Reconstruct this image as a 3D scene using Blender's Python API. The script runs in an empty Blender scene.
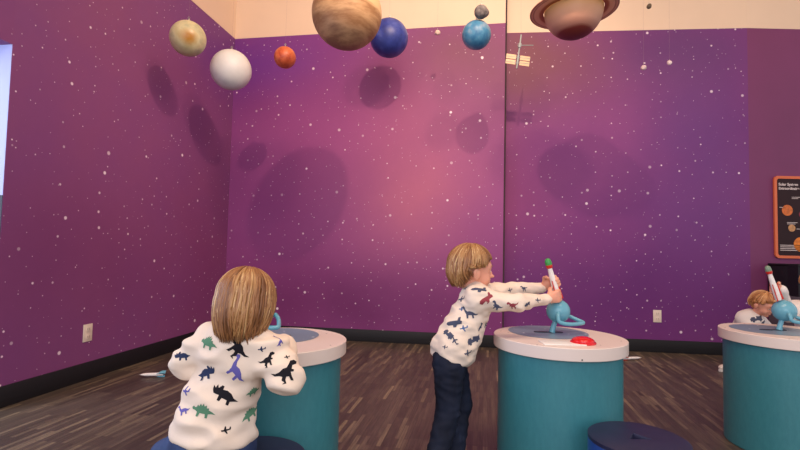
import bpy, bmesh, math, random
import numpy as np
from mathutils import Vector, Matrix, noise
from mathutils.bvhtree import BVHTree
from mathutils.geometry import delaunay_2d_cdt
random.seed(7)
SC = bpy.context.scene
COL = SC.collection
PI = math.pi

# ---------------------------------------------------------------- camera
CAM_Z, FPX, PITCH, ROLL = 0.94, 480.0, 0.0505, -0.0221
_cp, _sp = math.cos(PITCH), math.sin(PITCH)
FW = Vector((0, _cp, _sp)); _up = Vector((0, -_sp, _cp)); _rt = Vector((1, 0, 0))
RT = math.cos(ROLL)*_rt - math.sin(ROLL)*_up
UP = math.sin(ROLL)*_rt + math.cos(ROLL)*_up
cam = bpy.data.objects.new('camera', bpy.data.cameras.new('camera'))
COL.objects.link(cam); SC.camera = cam
cam.data.sensor_width = 36; cam.data.lens = FPX/800*36
cam.data.clip_start = 0.02
m = Matrix.Identity(4)
for i in range(3):
    m[i][0], m[i][1], m[i][2] = RT[i], UP[i], -FW[i]
m[2][3] = CAM_Z
cam.matrix_world = m

# ---------------------------------------------------------------- world, lights, exposure
SC.view_settings.view_transform = 'Standard'
SC.view_settings.look = 'None'
SC.view_settings.gamma = 1
SC.view_settings.use_curve_mapping = False
SC.view_settings.exposure = 0.0
w = bpy.data.worlds.new('world'); SC.world = w; w.use_nodes = True
w.node_tree.nodes['Background'].inputs[0].default_value = (0.86, 0.82, 0.88, 1)
w.node_tree.nodes['Background'].inputs[1].default_value = 1.05

def aim(o, target):
    d = Vector(target) - o.location
    o.rotation_euler = d.to_track_quat('-Z', 'Y').to_euler()

def area(name, loc, target, sx, sy, energy, color):
    l = bpy.data.lights.new(name, 'AREA'); l.shape = 'RECTANGLE'; l.size = sx; l.size_y = sy
    l.energy = energy; l.color = color
    o = bpy.data.objects.new(name, l); COL.objects.link(o); o.location = loc; aim(o, target); return o

def spot(name, loc, target, energy, color, radius=0.05, cone=1.9, blend=0.6):
    l = bpy.data.lights.new(name, 'SPOT'); l.energy = energy; l.color = color
    l.shadow_soft_size = radius; l.spot_size = cone; l.spot_blend = blend
    o = bpy.data.objects.new(name, l); COL.objects.link(o); o.location = loc; aim(o, target); return o

area('ceiling_light_panel', (0.6, 1.2, 4.3), (0.6, 2.6, 0), 3.2, 1.6, 95, (1.0, 0.76, 0.56))
area('room_daylight', (-0.5, -2.6, 2.2), (0.2, 3.5, 1.2), 3.5, 2.4, 75, (0.86, 0.88, 1.0))
area('doorway_daylight', (-3.35, 1.6, 1.6), (-1.0, 2.2, 0.8), 1.6, 2.0, 60, (0.66, 0.76, 1.0))
spot('track_lamp_light', (0.30, 1.55, 4.0), (-0.2, 4.9, 2.0), 180, (1.0, 0.70, 0.50), 0.04, 1.75, 0.8)
spot('track_lamp_light', (1.0, 1.4, 3.95), (0.2, 4.9, 1.8), 95, (1.0, 0.66, 0.48), 0.09, 1.7, 0.8)
spot('track_lamp_light', (1.17, -0.5, 3.2), (1.25, 3.4, 2.65), 110, (1.0, 0.66, 0.44), 0.07, 0.5, 0.6)
spot('cream_wall_fill', (0.2, 2.6, 3.3), (0.4, 5.0, 4.1), 30, (1.0, 0.76, 0.54), 0.3, 2.4, 1.0)  # added fill with no fixture, brightens the upper cream wall
spot('cream_wall_fill', (3.2, 2.6, 3.3), (3.2, 5.0, 4.1), 30, (1.0, 0.76, 0.56), 0.3, 2.4, 1.0)  # second added fill, lifts the right end of the cream wall

# ---------------------------------------------------------------- materials
def srgb(r, g, b):
    f = lambda c: (c/255/12.92) if c/255 <= 0.04045 else ((c/255+0.055)/1.055)**2.4
    return (f(r), f(g), f(b), 1)

class NT:
    def __init__(s, name):
        s.m = bpy.data.materials.new(name); s.m.use_nodes = True
        s.t = s.m.node_tree; s.b = s.t.nodes['Principled BSDF']
        s.tc = None
    def n(s, typ, **kw):
        x = s.t.nodes.new(typ)
        for k, v in kw.items():
            if k.startswith('i_'):
                key = k[2:]
                x.inputs[int(key) if key.isdigit() else key.replace('_', ' ')].default_value = v
            else: setattr(x, k, v)
        return x
    def l(s, a, b): s.t.links.new(a, b)
    def obj(s):
        if not s.tc: s.tc = s.n('ShaderNodeTexCoord')
        return s.tc.outputs['Object']
    def math(s, op, a, b=None, clamp=False):
        x = s.n('ShaderNodeMath', operation=op, use_clamp=clamp)
        for i, v in enumerate((a, b)):
            if v is None: continue
            if isinstance(v, (int, float)): x.inputs[i].default_value = v
            else: s.l(v, x.inputs[i])
        return x.outputs[0]
    def mix(s, fac, a, b):
        x = s.n('ShaderNodeMix', data_type='RGBA')
        if isinstance(fac, (int, float)): x.inputs[0].default_value = fac
        else: s.l(fac, x.inputs[0])
        for i, v in ((6, a), (7, b)):
            if isinstance(v, tuple): x.inputs[i].default_value = v
            else: s.l(v, x.inputs[i])
        return x.outputs[2]
    def mapping(s, scale=(1, 1, 1), loc=(0, 0, 0), rot=(0, 0, 0)):
        x = s.n('ShaderNodeMapping'); s.l(s.obj(), x.inputs[0])
        x.inputs['Location'].default_value = loc; x.inputs['Rotation'].default_value = rot; x.inputs['Scale'].default_value = scale
        return x.outputs[0]
    def noise(s, vec, scale, detail=3, rough=0.5):
        x = s.n('ShaderNodeTexNoise'); x.inputs['Scale'].default_value = scale
        x.inputs['Detail'].default_value = detail; x.inputs['Roughness'].default_value = rough
        s.l(vec, x.inputs['Vector']); return x.outputs[0]
    def ramp(s, fac, stops):
        x = s.n('ShaderNodeValToRGB'); s.l(fac, x.inputs[0]); e = x.color_ramp.elements
        while len(e) < len(stops): e.new(0.5)
        for i, (p, c) in enumerate(stops):
            e[i].position = p; e[i].color = c
        return x.outputs[0]
    def bump(s, h, strength=0.3, dist=0.01):
        x = s.n('ShaderNodeBump'); x.inputs['Strength'].default_value = strength; x.inputs['Distance'].default_value = dist
        s.l(h, x.inputs['Height']); s.l(x.outputs[0], s.b.inputs['Normal'])
    def color(s, c):
        if isinstance(c, tuple): s.b.inputs['Base Color'].default_value = c
        else: s.l(c, s.b.inputs['Base Color'])
    def rough(s, v, spec=None):
        s.b.inputs['Roughness'].default_value = v
        if spec is not None: s.b.inputs['Specular IOR Level'].default_value = spec

def plain(name, c, rough=0.5, var=0.08, scale=30, bump=0.0, spec=None, metal=0):
    k = NT(name)
    nz = k.noise(k.obj(), scale, 3)
    dark = tuple(x*(1-var) for x in c[:3])+(1,); light = tuple(min(1, x*(1+var)) for x in c[:3])+(1,)
    k.color(k.ramp(nz, [(0.3, dark), (0.7, light)])); k.rough(rough, spec)
    k.b.inputs['Metallic'].default_value = metal
    if bump: k.bump(nz, bump, 0.004)
    return k.m

def mural(name, base, blobs, seed=0.0):
    """printed galaxy: local x along the wall, local z up; blobs = (x, z, radius x, radius z, colour, strength)"""
    k = NT(name)
    v = k.obj()
    nz = k.noise(k.mapping(loc=(seed, 0, seed*2)), 0.9, 4, 0.55)
    c = k.mix(k.ramp(nz, [(0.3, (0, 0, 0, 1)), (0.75, (1, 1, 1, 1))]), base[0], base[1])
    sep = k.n('ShaderNodeSeparateXYZ'); k.l(v, sep.inputs[0])
    wob = k.noise(k.mapping(loc=(seed+5, 3, 1)), 1.3, 4)
    for (bx, bz, rx, rz, col, st) in blobs:
        dx = k.math('DIVIDE', k.math('SUBTRACT', sep.outputs[0], bx), rx)
        dz = k.math('DIVIDE', k.math('SUBTRACT', sep.outputs[2], bz), rz)
        d2 = k.math('ADD', k.math('MULTIPLY', dx, dx), k.math('MULTIPLY', dz, dz))
        d2 = k.math('ADD', d2, k.math('MULTIPLY', k.math('SUBTRACT', wob, 0.5), 1.2))
        f = k.math('MULTIPLY', k.math('EXPONENT', k.math('MULTIPLY', d2, -1.0)), st, True)
        c = k.mix(f, c, col)
    fine = k.noise(k.mapping(loc=(seed+9, 0, 0)), 14, 5, 0.7)
    c = k.mix(k.math('MULTIPLY', fine, 0.10), c, srgb(60, 25, 60))
    # stars: three layers of cells, each with a random small radius
    flat = k.n('ShaderNodeCombineXYZ'); k.l(sep.outputs[0], flat.inputs[0]); k.l(sep.outputs[2], flat.inputs[1])
    for (sc, rmin, rmax, power, off) in ((3.4, 0.003, 0.017, 2.0, 0.0), (6.5, 0.001, 0.011, 2.2, 3.7), (13.0, 0.0, 0.0055, 2.6, 8.1)):
        mp = k.n('ShaderNodeMapping'); k.l(flat.outputs[0], mp.inputs[0]); mp.inputs['Location'].default_value = (off+seed, off*2, 0)
        vo = k.n('ShaderNodeTexVoronoi', voronoi_dimensions='2D'); vo.inputs['Scale'].default_value = sc
        k.l(mp.outputs[0], vo.inputs['Vector'])
        cs = k.n('ShaderNodeSeparateColor'); k.l(vo.outputs['Color'], cs.inputs[0])
        rad = k.math('ADD', k.math('MULTIPLY', k.math('POWER', cs.outputs[0], power), (rmax-rmin)*sc), rmin*sc)
        f = k.math('MULTIPLY', k.math('SUBTRACT', 1.0, k.math('DIVIDE', vo.outputs['Distance'], rad)), 3.0, True)
        f = k.math('MULTIPLY', f, k.math('ADD', k.math('MULTIPLY', cs.outputs[1], 0.7), 0.3))
        c = k.mix(f, c, srgb(244, 222, 232))
    k.color(c); k.rough(0.55, 0.3)
    return k.m

# ---------------------------------------------------------------- object helpers
def link(name, me, mat=None, parent=None, smooth=False):
    o = bpy.data.objects.new(name, me); COL.objects.link(o)
    mats = mat if isinstance(mat, (list, tuple)) else ([mat] if mat else [])
    for x in mats: me.materials.append(x)
    if parent: o.parent = parent
    if smooth:
        for p in me.polygons: p.use_smooth = True
    return o

def sharpen(me, ang=0.7):
    me.set_sharp_from_angle(angle=ang)

def tag(o, label, cat, group=None):
    o['label'] = label; o['category'] = cat
    if group: o['group'] = group
    return o

def thing(name, label, cat, loc=(0, 0, 0), rotz=0, group=None):
    o = bpy.data.objects.new(name, None); COL.objects.link(o); o.location = loc; o.rotation_euler = (0, 0, rotz)
    return tag(o, label, cat, group)

def bm_obj(name, bm, mat=None, parent=None, smooth=False):
    bmesh.ops.recalc_face_normals(bm, faces=bm.faces[:])
    me = bpy.data.meshes.new(name); bm.to_mesh(me); bm.free(); sharpen(me)
    return link(name, me, mat, parent, smooth)

def add_box(bm, lo, hi, mat=0, bevel=0):
    b = bmesh.new(); bmesh.ops.create_cube(b, size=1)
    for v in b.verts:
        v.co = Vector([(lo[i]+hi[i])/2 + v.co[i]*(hi[i]-lo[i]) for i in range(3)])
    if bevel: bmesh.ops.bevel(b, geom=b.edges[:]+b.verts[:], offset=bevel, segments=2, profile=0.5, affect='EDGES')
    for f in b.faces: f.material_index = mat
    me = bpy.data.meshes.new('tmp'); b.to_mesh(me); b.free(); bm.from_mesh(me); bpy.data.meshes.remove(me)

def add_lathe(bm, prof, n=64, M=None, mat=0, smooth=True):
    """prof = [(radius, z)...]; radius 0 ends close to a point"""
    M = M or Matrix.Identity(4); rings = []
    for r, z in prof:
        if r <= 1e-7: rings.append([bm.verts.new(M @ Vector((0, 0, z)))])
        else: rings.append([bm.verts.new(M @ Vector((r*math.cos(2*PI*i/n), r*math.sin(2*PI*i/n), z))) for i in range(n)])
    for a, b in zip(rings, rings[1:]):
        for i in range(n):
            j = (i+1) % n
            q = [a[i % len(a)], a[j % len(a)], b[j % len(b)], b[i % len(b)]]
            u = []
            for x in q:
                if x not in u: u.append(x)
            if len(u) > 2:
                f = bm.faces.new(u); f.material_index = mat; f.smooth = smooth

def add_tube(bm, pts, r, n=10, mat=0, closed=False):
    pts = [Vector(p) for p in pts]; rs = r if isinstance(r, (list, tuple)) else [r]*len(pts)
    rings = []; N = len(pts); prev = None
    for i, p in enumerate(pts):
        if closed: t = pts[(i+1) % N] - pts[i-1]
        else: t = pts[min(i+1, N-1)] - pts[max(i-1, 0)]
        t.normalize()
        if prev is None: prev = t.orthogonal().normalized()
        a = (prev - t*prev.dot(t)).normalized(); prev = a; b = t.cross(a)
        rings.append([bm.verts.new(p + (a*math.cos(2*PI*k/n) + b*math.sin(2*PI*k/n))*rs[i]) for k in range(n)])
    R = rings + ([rings[0]] if closed else [])
    for A, B in zip(R, R[1:]):
        for k in range(n):
            f = bm.faces.new([A[k], A[(k+1) % n], B[(k+1) % n], B[k]]); f.material_index = mat; f.smooth = True
    if not closed:
        for ring in (rings[0], rings[-1]):
            f = bm.faces.new(ring); f.material_index = mat

def bezier(pts, n=8):
    """catmull-rom through points"""
    P = [Vector(p) for p in pts]; out = []
    for i in range(len(P)-1):
        a, b, c, d = P[max(i-1, 0)], P[i], P[i+1], P[min(i+2, len(P)-1)]
        for k in range(n):
            t = k/n
            out.append(0.5*((2*b) + (c-a)*t + (2*a-5*b+4*c-d)*t*t + (3*b-a-3*c+d)*t**3))
    out.append(P[-1]); return out

def sphere_bm(r, c=(0, 0, 0), seg=48, mat=0, sx=1, sy=1, sz=1):
    bm = bmesh.new(); add_sphere(bm, r, c, seg, mat, sx, sy, sz); return bm
def add_sphere(bm, r, c=(0, 0, 0), seg=48, mat=0, sx=1, sy=1, sz=1):
    M = Matrix.Translation(Vector(c)) @ Matrix.Diagonal((sx, sy, sz, 1))
    k = seg//2
    add_lathe(bm, [(max(0, r*math.sin(PI*i/k)) if 0 < i < k else 0, -r*math.cos(PI*i/k)) for i in range(k+1)], seg, M, mat)

# ---------------------------------------------------------------- signed-distance modelling (numpy) for the figures
def rcone(a, b, ra, rb, k=0.012, flat=None):
    """tapered rounded limb; flat=(axis, factor) squeezes it along an axis"""
    return ('c', np.array(a, float), np.array(b, float), ra, rb, k, flat)
def ell(c, r, R=None, k=0.012):
    return ('e', np.array(c, float), np.array(r, float), None if R is None else np.array(R, float), 0, k, None)

def sdf_mesh(name, prims, h=0.006, extra=None):
    lo = np.full(3, 1e9); hi = -lo
    for p in prims:
        if p[0] == 'c': a = np.minimum(p[1], p[2]); b = np.maximum(p[1], p[2]); r = max(p[3], p[4])
        else: a = b = p[1]; r = p[2].max()
        lo = np.minimum(lo, a-r); hi = np.maximum(hi, b+r)
    lo -= 4*h; hi += 4*h
    n = np.ceil((hi-lo)/h).astype(int)+1
    D = np.full(n, 0.05, np.float32)
    ax = [lo[i]+np.arange(n[i])*h for i in range(3)]
    for p in prims:
        k = p[5]; mg = k*1.5+3*h
        if p[0] == 'c': a = np.minimum(p[1], p[2]); b = np.maximum(p[1], p[2]); r = max(p[3], p[4])
        else: a = b = p[1]; r = p[2].max()
        i0 = np.maximum(0, np.floor((a-r-mg-lo)/h).astype(int)); i1 = np.minimum(n, np.ceil((b+r+mg-lo)/h).astype(int)+1)
        X, Y, Z = np.meshgrid(*[ax[i][i0[i]:i1[i]] for i in range(3)], indexing='ij')
        P = np.stack([X, Y, Z], -1)
        if p[0] == 'c':
            ab = p[2]-p[1]; L = max(ab@ab, 1e-9)
            t = np.clip(((P-p[1])@ab)/L, 0, 1)
            q = P-(p[1]+t[..., None]*ab)
            if p[6] is not None:
                axv = np.array(p[6][0], float); axv /= np.linalg.norm(axv)
                q = q + (q@axv)[..., None]*axv*(p[6][1]-1)
            d = np.linalg.norm(q, axis=-1)-(p[3]+t*(p[4]-p[3]))
        else:
            q = P-p[1]
            if p[3] is not None: q = q@p[3]          # columns = local axes
            e = q/p[2]; k0 = np.linalg.norm(e, axis=-1); k1 = np.linalg.norm(e/p[2], axis=-1)
            d = k0*(k0-1)/np.maximum(k1, 1e-6)
        S = D[i0[0]:i1[0], i0[1]:i1[1], i0[2]:i1[2]]
        hh = np.maximum(k-np.abs(S-d), 0)/k
        D[i0[0]:i1[0], i0[1]:i1[1], i0[2]:i1[2]] = np.minimum(S, d)-hh*hh*k*0.25
    if extra is not None:
        X, Y, Z = np.meshgrid(*ax, indexing='ij'); D = extra(D, X, Y, Z)
    # surface nets
    ins = D < 0
    c = tuple(s-1 for s in D.shape)
    acc = np.zeros(c+(3,), np.float32); cnt = np.zeros(c, np.float32)
    corners = [(i, j, k) for i in (0, 1) for j in (0, 1) for k in (0, 1)]
    def cs(o): return tuple(slice(o[i], o[i]+c[i]) for i in range(3))
    for axn in range(3):
        for o in corners:
            if o[axn]: continue
            o2 = list(o); o2[axn] = 1
            A, B = D[cs(o)], D[cs(o2)]
            x = (A < 0) != (B < 0)
            t = np.where(x, A/np.where(x, A-B, 1), 0)
            for q in range(3):
                acc[..., q] += np.where(x, (t if q == axn else o[q]), 0)
            cnt += x
    act = cnt > 0; idx = np.full(c, -1, np.int64); idx[act] = np.arange(act.sum())
    ii = np.argwhere(act)
    V = lo+(ii+acc[act]/cnt[act][:, None])*h
    F = []
    for axn in range(3):
        s0 = [slice(None)]*3; s1 = [slice(None)]*3; s0[axn] = slice(0, -1); s1[axn] = slice(1, None)
        A, B = ins[tuple(s0)], ins[tuple(s1)]
        e = np.argwhere(A != B)
        u, v = (axn+1) % 3, (axn+2) % 3
        e = e[(e[:, u] > 0) & (e[:, v] > 0) & (e[:, u] < c[u]) & (e[:, v] < c[v])]
        flip = B[tuple(e.T)]
        q = []
        for du, dv in ((-1, -1), (0, -1), (0, 0), (-1, 0)):
            w_ = e.copy(); w_[:, u] += du; w_[:, v] += dv; q.append(idx[tuple(w_.T)])
        q = np.stack(q, 1); q[flip] = q[flip][:, ::-1]; F.append(q)
    F = np.concatenate(F)
    me = bpy.data.meshes.new(name); me.from_pydata(V.tolist(), [], F.tolist()); me.update()
    for p in me.polygons: p.use_smooth = True
    return me

def smooth_mesh(me, it=2, fac=0.5):
    bm = bmesh.new(); bm.from_mesh(me)
    for _ in range(it): bmesh.ops.smooth_vert(bm, verts=bm.verts[:], factor=fac, use_axis_x=True, use_axis_y=True, use_axis_z=True)
    bm.to_mesh(me); bm.free(); me.update()

def wrinkle(me, amp, freq, axis_scale=(1, 1, 1), seed=0.0):
    nv = [v.normal.copy() for v in me.vertices]
    for v, nn in zip(me.vertices, nv):
        q = Vector((v.co.x*axis_scale[0], v.co.y*axis_scale[1], v.co.z*axis_scale[2]))*freq + Vector((seed, seed*1.7, 0))
        a = noise.noise(q); b = noise.noise(q*2.1 + Vector((9, 4, 2)))
        v.co += nn*amp*((1-2*abs(a))*0.75 + b*0.5 - 0.2)
    me.update()

# ================================================================ THE ROOM
M_CREAM = plain('cream_paint', srgb(232, 205, 178), 0.7, 0.02, 3)
M_BLACK = plain('black_vinyl', srgb(14, 11, 16), 0.6, 0.1, 10)
M_DARKGAP = plain('dark_joint', srgb(60, 35, 45), 0.8)

CX, CY = -1.84, 5.126
LW_A = Vector((-2.235, 2.69))                 # near end of the left wall (edge of the doorway)
LW_B = Vector((CX, CY))
TOPZ = 3.19
CEIL = 4.5

def wall_panel(name, a, b, z0, z1, mat, thick=0.12, side=1, z0b=None, z1b=None):
    """straight wall from a to b (xy), local x along it, front face on local y = 0, body behind it"""
    a, b = Vector(a), Vector(b); d = b-a; L = d.length
    bm = bmesh.new(); add_box(bm, (0, 0, z0), (L, thick*side, z1))
    for v in bm.verts:
        if v.co.x > L/2: v.co.z = (z1 if z1b is None else z1b) if v.co.z > (z0+z1)/2 else (z0 if z0b is None else z0b)
    o = bm_obj(name, bm, mat); o.location = (a.x, a.y, 0); o.rotation_euler = (0, 0, math.atan2(d.y, d.x)); o['kind'] = 'structure'
    return o

C1 = srgb(140, 66, 100); 
left_mural = mural('mural_left', (srgb(146, 80, 122), srgb(132, 74, 132)), [
    (2.3, 2.9, 0.9, 0.6, srgb(112, 60, 136), 0.8), (0.4, 0.8, 1.4, 0.7, srgb(122, 60, 108), 0.7), (2.2, 0.6, 0.8, 0.9, srgb(124, 48, 98), 0.5)], 1.3)
back_mural = mural('mural_back', (srgb(140, 64, 128), srgb(150, 76, 138)), [
    (0.2, 2.9, 1.3, 0.55, srgb(108, 50, 142), 0.85), (2.5, 2.9, 0.8, 0.7, srgb(120, 70, 92), 0.7),
    (1.95, 1.6, 0.7, 0.9, srgb(190, 106, 134), 0.75), (1.0, 2.2, 0.9, 0.6, srgb(168, 82, 140), 0.5), (1.6, 0.35, 1.8, 0.45, srgb(108, 40, 96), 0.85)], 4.1)
right_mural = mural('mural_right', (srgb(124, 54, 124), srgb(138, 66, 128)), [
    (0.5, 2.9, 0.9, 0.5, srgb(124, 76, 74), 0.75), (0.1, 1.5, 0.5, 0.8, srgb(152, 60, 112), 0.7),
    (2.15, 1.8, 0.6, 1.4, srgb(102, 66, 134), 0.5), (1.2, 0.5, 1.7, 0.6, srgb(94, 36, 106), 0.8), (2.0, 3.0, 0.7, 0.4, srgb(96, 56, 112), 0.6)], 7.7)
M_PURPLE = plain('plain_purple_paint', srgb(122, 54, 100), 0.6, 0.06, 2)

B_END = Vector((1.02, 4.735)); R_A = Vector((1.06, 4.865)); R_B = Vector((3.36, 4.60)); F_B = Vector((6.2, 4.61))
# cream walls above, mural walls below; each stretch of wall is one solid panel with its mural face
wall_panel('wall_left', LW_A, LW_B, 0, TOPZ, left_mural)
wall_panel('wall_left_upper', LW_A+Vector((-0.4, -2.6)), LW_B, TOPZ, CEIL, M_CREAM, 0.12)
wall_panel('wall_back', LW_B, B_END, 0, TOPZ, back_mural, 0.10, z1b=3.245)
wall_panel('wall_back_upper', LW_B, B_END, TOPZ, CEIL, M_CREAM, 0.10, z0b=3.245)
wall_panel('wall_right', R_A-Vector((0.3, -0.0345)), R_B, 0, 3.205, right_mural, z1b=3.182)
wall_panel('wall_right_upper', R_A-Vector((0.3, -0.0345)), R_B, 3.205, CEIL, M_CREAM, z0b=3.182)
wall_panel('wall_far_right', R_B, F_B, 0, 3.182, M_PURPLE, 0.12)
wall_panel('wall_far_right_upper', R_B, F_B, 3.182, CEIL, M_CREAM, 0.12)

# doorway at the left: mural header over the opening, pale reveal, the bright next room
dl = (LW_A-LW_B).normalized()
DOOR_TOP = 2.06
wall_panel('wall_left_header', LW_A+dl*2.6, LW_A, DOOR_TOP, TOPZ, left_mural, 0.30)
M_LAV = plain('lavender_paint', srgb(176, 182, 226), 0.6, 0.03, 3)
nrm = Vector((-dl.y, dl.x))
if nrm.x > 0: nrm = -nrm
far = LW_A + nrm*1.3
wall_panel('wall_next_room', far+dl*3.2+nrm*0.0, far-dl*1.2, 0, CEIL, M_LAV, 0.1)
M_JAMBLOW = plain('black_paint', srgb(20, 18, 26), 0.5, 0.05)
for nm, za, zb, mt in (('trim_doorway', 1.195, DOOR_TOP, M_LAV), ('trim_2', 0.0, 1.195, M_JAMBLOW)):
    bm = bmesh.new(); add_box(bm, (0, 0.002, za), (0.10, 0.30, zb))
    o = bm_obj(nm, bm, mt); o['kind'] = 'structure'
    o.location = (LW_A.x+dl.x*0.002, LW_A.y+dl.y*0.002, 0); o.rotation_euler = (0, 0, math.atan2(-dl.y, -dl.x))
# baseboards
def baseboard(name, a, b, h):
    a, b = Vector(a), Vector(b); d = b-a
    bm = bmesh.new(); add_box(bm, (0, -0.014, 0), (d.length, 0, h), 0, 0.003)
    o = bm_obj(name, bm, M_BLACK); o.location = (a.x, a.y, 0); o.rotation_euler = (0, 0, math.atan2(d.y, d.x)); o['kind'] = 'structure'
baseboard('baseboard_left', LW_A, LW_B, 0.12)
baseboard('baseboard_back', LW_B, B_END, 0.12)
baseboard('baseboard_right', R_A, R_B, 0.12)
baseboard('baseboard_far_right', R_B, F_B, 0.12)
# dark joint strip where the two back walls meet, full height
bm = bmesh.new(); add_box(bm, (-0.010, 0.0, 0), (0.004, 0.125, CEIL))
o = bm_obj('trim_1', bm, M_DARKGAP); o.location = (B_END.x+0.013, B_END.y+0.004, 0); o['kind'] = 'structure'

# floor: short staggered wood-look strips
k = NT('strip_floor')
v = k.mapping(rot=(0, 0, -PI/2 + math.radians(10.1)))
def brick(vec, bw, rh, off, sq):
    b = k.n('ShaderNodeTexBrick'); k.l(vec, b.inputs['Vector'])
    b.inputs['Color1'].default_value = (0, 0, 0, 1); b.inputs['Color2'].default_value = (1, 1, 1, 1); b.inputs['Mortar'].default_value = (0.2, 0.2, 0.2, 1)
    b.inputs['Scale'].default_value = 1; b.inputs['Mortar Size'].default_value = 0.0012
    b.inputs['Brick Width'].default_value = bw; b.inputs['Row Height'].default_value = rh
    b.offset = off; b.squash = sq; return b
b1 = brick(v, 0.30, 0.024, 0.37, 1.0)
b2 = brick(v, 0.9, 0.12, 0.31, 1.0)
grain = k.noise(k.mapping(scale=(1, 1, 1), rot=(0, 0, -PI/2+math.radians(10.1))), 1, 2)
gm = k.n('ShaderNodeMapping'); k.l(v, gm.inputs[0]); gm.inputs['Scale'].default_value = (5, 110, 5)
g2 = k.noise(gm.outputs[0], 1.0, 4, 0.6)
c = k.ramp(b1.outputs[0], [(0.0, srgb(64, 55, 48)), (0.5, srgb(88, 76, 64)), (0.82, srgb(116, 101, 82)), (1.0, srgb(172, 152, 118))])
c2 = k.ramp(b2.outputs[0], [(0.0, srgb(66, 57, 50)), (1.0, srgb(122, 108, 92))])
c = k.mix(0.45, c, c2)
c = k.mix(k.ramp(g2, [(0.35, (0, 0, 0, 1)), (0.75, (0.8, 0.8, 0.8, 1))]), c, srgb(50, 42, 36))
k.color(c); k.rough(0.42, 0.45); k.bump(b1.outputs['Fac'], 0.15, 0.002)
M_FLOOR = k.m
bm = bmesh.new(); add_box(bm, (-6, -4, -0.1), (7, 6, 0)); o = bm_obj('floor', bm, M_FLOOR); o['kind'] = 'structure'
bm = bmesh.new(); add_box(bm, (-6, -0.5, CEIL), (7, 6, CEIL+0.1)); o = bm_obj('ceiling', bm, M_CREAM); o['kind'] = 'structure'

# outlets
M_ALMOND = plain('almond_plastic', srgb(226, 208, 190), 0.4, 0.02)
M_SLOT = plain('outlet_slot', srgb(150, 134, 124), 0.6)
def outlet(a, b, s, z, label, h=0.118):
    a, b = Vector(a), Vector(b); d = (b-a).normalized(); p = a+d*s
    t = thing('wall_outlet', label, 'outlet', (p.x, p.y, z), math.atan2(d.y, d.x))
    bm = bmesh.new(); add_box(bm, (-0.038, -0.007, -h/2), (0.038, 0.0, h/2), 0, 0.002); bm_obj('cover_plate', bm, M_ALMOND, t)
    for q in (-0.026, 0.026):
        bm = bmesh.new(); add_box(bm, (-0.017, -0.0095, q-0.017), (0.017, -0.0065, q+0.017), 0, 0.001)
        add_box(bm, (-0.009, -0.0103, q-0.006), (-0.006, -0.009, q+0.008), 1); add_box(bm, (0.006, -0.0103, q-0.006), (0.009, -0.009, q+0.008), 1)
        bm_obj('socket', bm, [M_ALMOND, M_SLOT], t)
outlet(LW_A, LW_B, 0.65, 0.32, 'almond wall outlet on the left mural wall above the baseboard')
outlet(R_A, R_B, (Vector((2.515, 4.69))-R_A).length, 0.347, 'almond wall outlet on the purple wall right of the middle table')

# ================================================================ TABLES
TT = 0.568; RTAB = 0.285
k = NT('terrazzo_white')
vo = k.n('ShaderNodeTexVoronoi'); vo.inputs['Scale'].default_value = 38; k.l(k.obj(), vo.inputs['Vector'])
cs = k.n('ShaderNodeSeparateColor'); k.l(vo.outputs['Color'], cs.inputs[0])
rare = k.math('GREATER_THAN', cs.outputs[0], 0.90)
near = k.math('LESS_THAN', vo.outputs['Distance'], 0.16)
cc = k.mix(k.math('MULTIPLY', rare, near), srgb(232, 214, 202), srgb(84, 80, 76))
k.color(cc); k.rough(0.35, 0.5); M_TERR = k.m
k = NT('teal_laminate')
nz = k.noise(k.mapping(scale=(1, 1, 0.35)), 60, 4, 0.7)
k.color(k.ramp(nz, [(0.3, srgb(56, 124, 134)), (0.7, srgb(64, 134, 142))])); k.rough(0.38, 0.5); M_TEAL = k.m
k = NT('printed_blue_disc')
vo = k.n('ShaderNodeTexVoronoi', voronoi_dimensions='2D'); vo.inputs['Scale'].default_value = 14; k.l(k.obj(), vo.inputs['Vector'])
cs = k.n('ShaderNodeSeparateColor'); k.l(vo.outputs['Color'], cs.inputs[0])
st = k.math('LESS_THAN', vo.outputs['Distance'], k.math('MULTIPLY', k.math('POWER', cs.outputs[0], 3.0), 0.085))
k.color(k.mix(st, srgb(118, 144, 164), srgb(235, 245, 250))); k.rough(0.3, 0.5); M_DISC = k.m
M_TEALMETAL = plain('teal_enamel', srgb(104, 168, 186), 0.22, 0.03, 8)
M_SLOTBLUE = plain('dark_slot', srgb(36, 48, 66), 0.5)
M_REDDOME = plain('red_plastic', srgb(214, 22, 30), 0.15, 0.03, 8)
M_WHITEP = plain('white_plastic', srgb(240, 234, 226), 0.35, 0.02)
M_GREENP = plain('green_plastic', srgb(58, 150, 72), 0.35, 0.04)
M_REDP = plain('red_paint', srgb(206, 44, 34), 0.35, 0.04)
M_GREYP = plain('grey_plastic', srgb(150, 160, 160), 0.4, 0.04)

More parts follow.
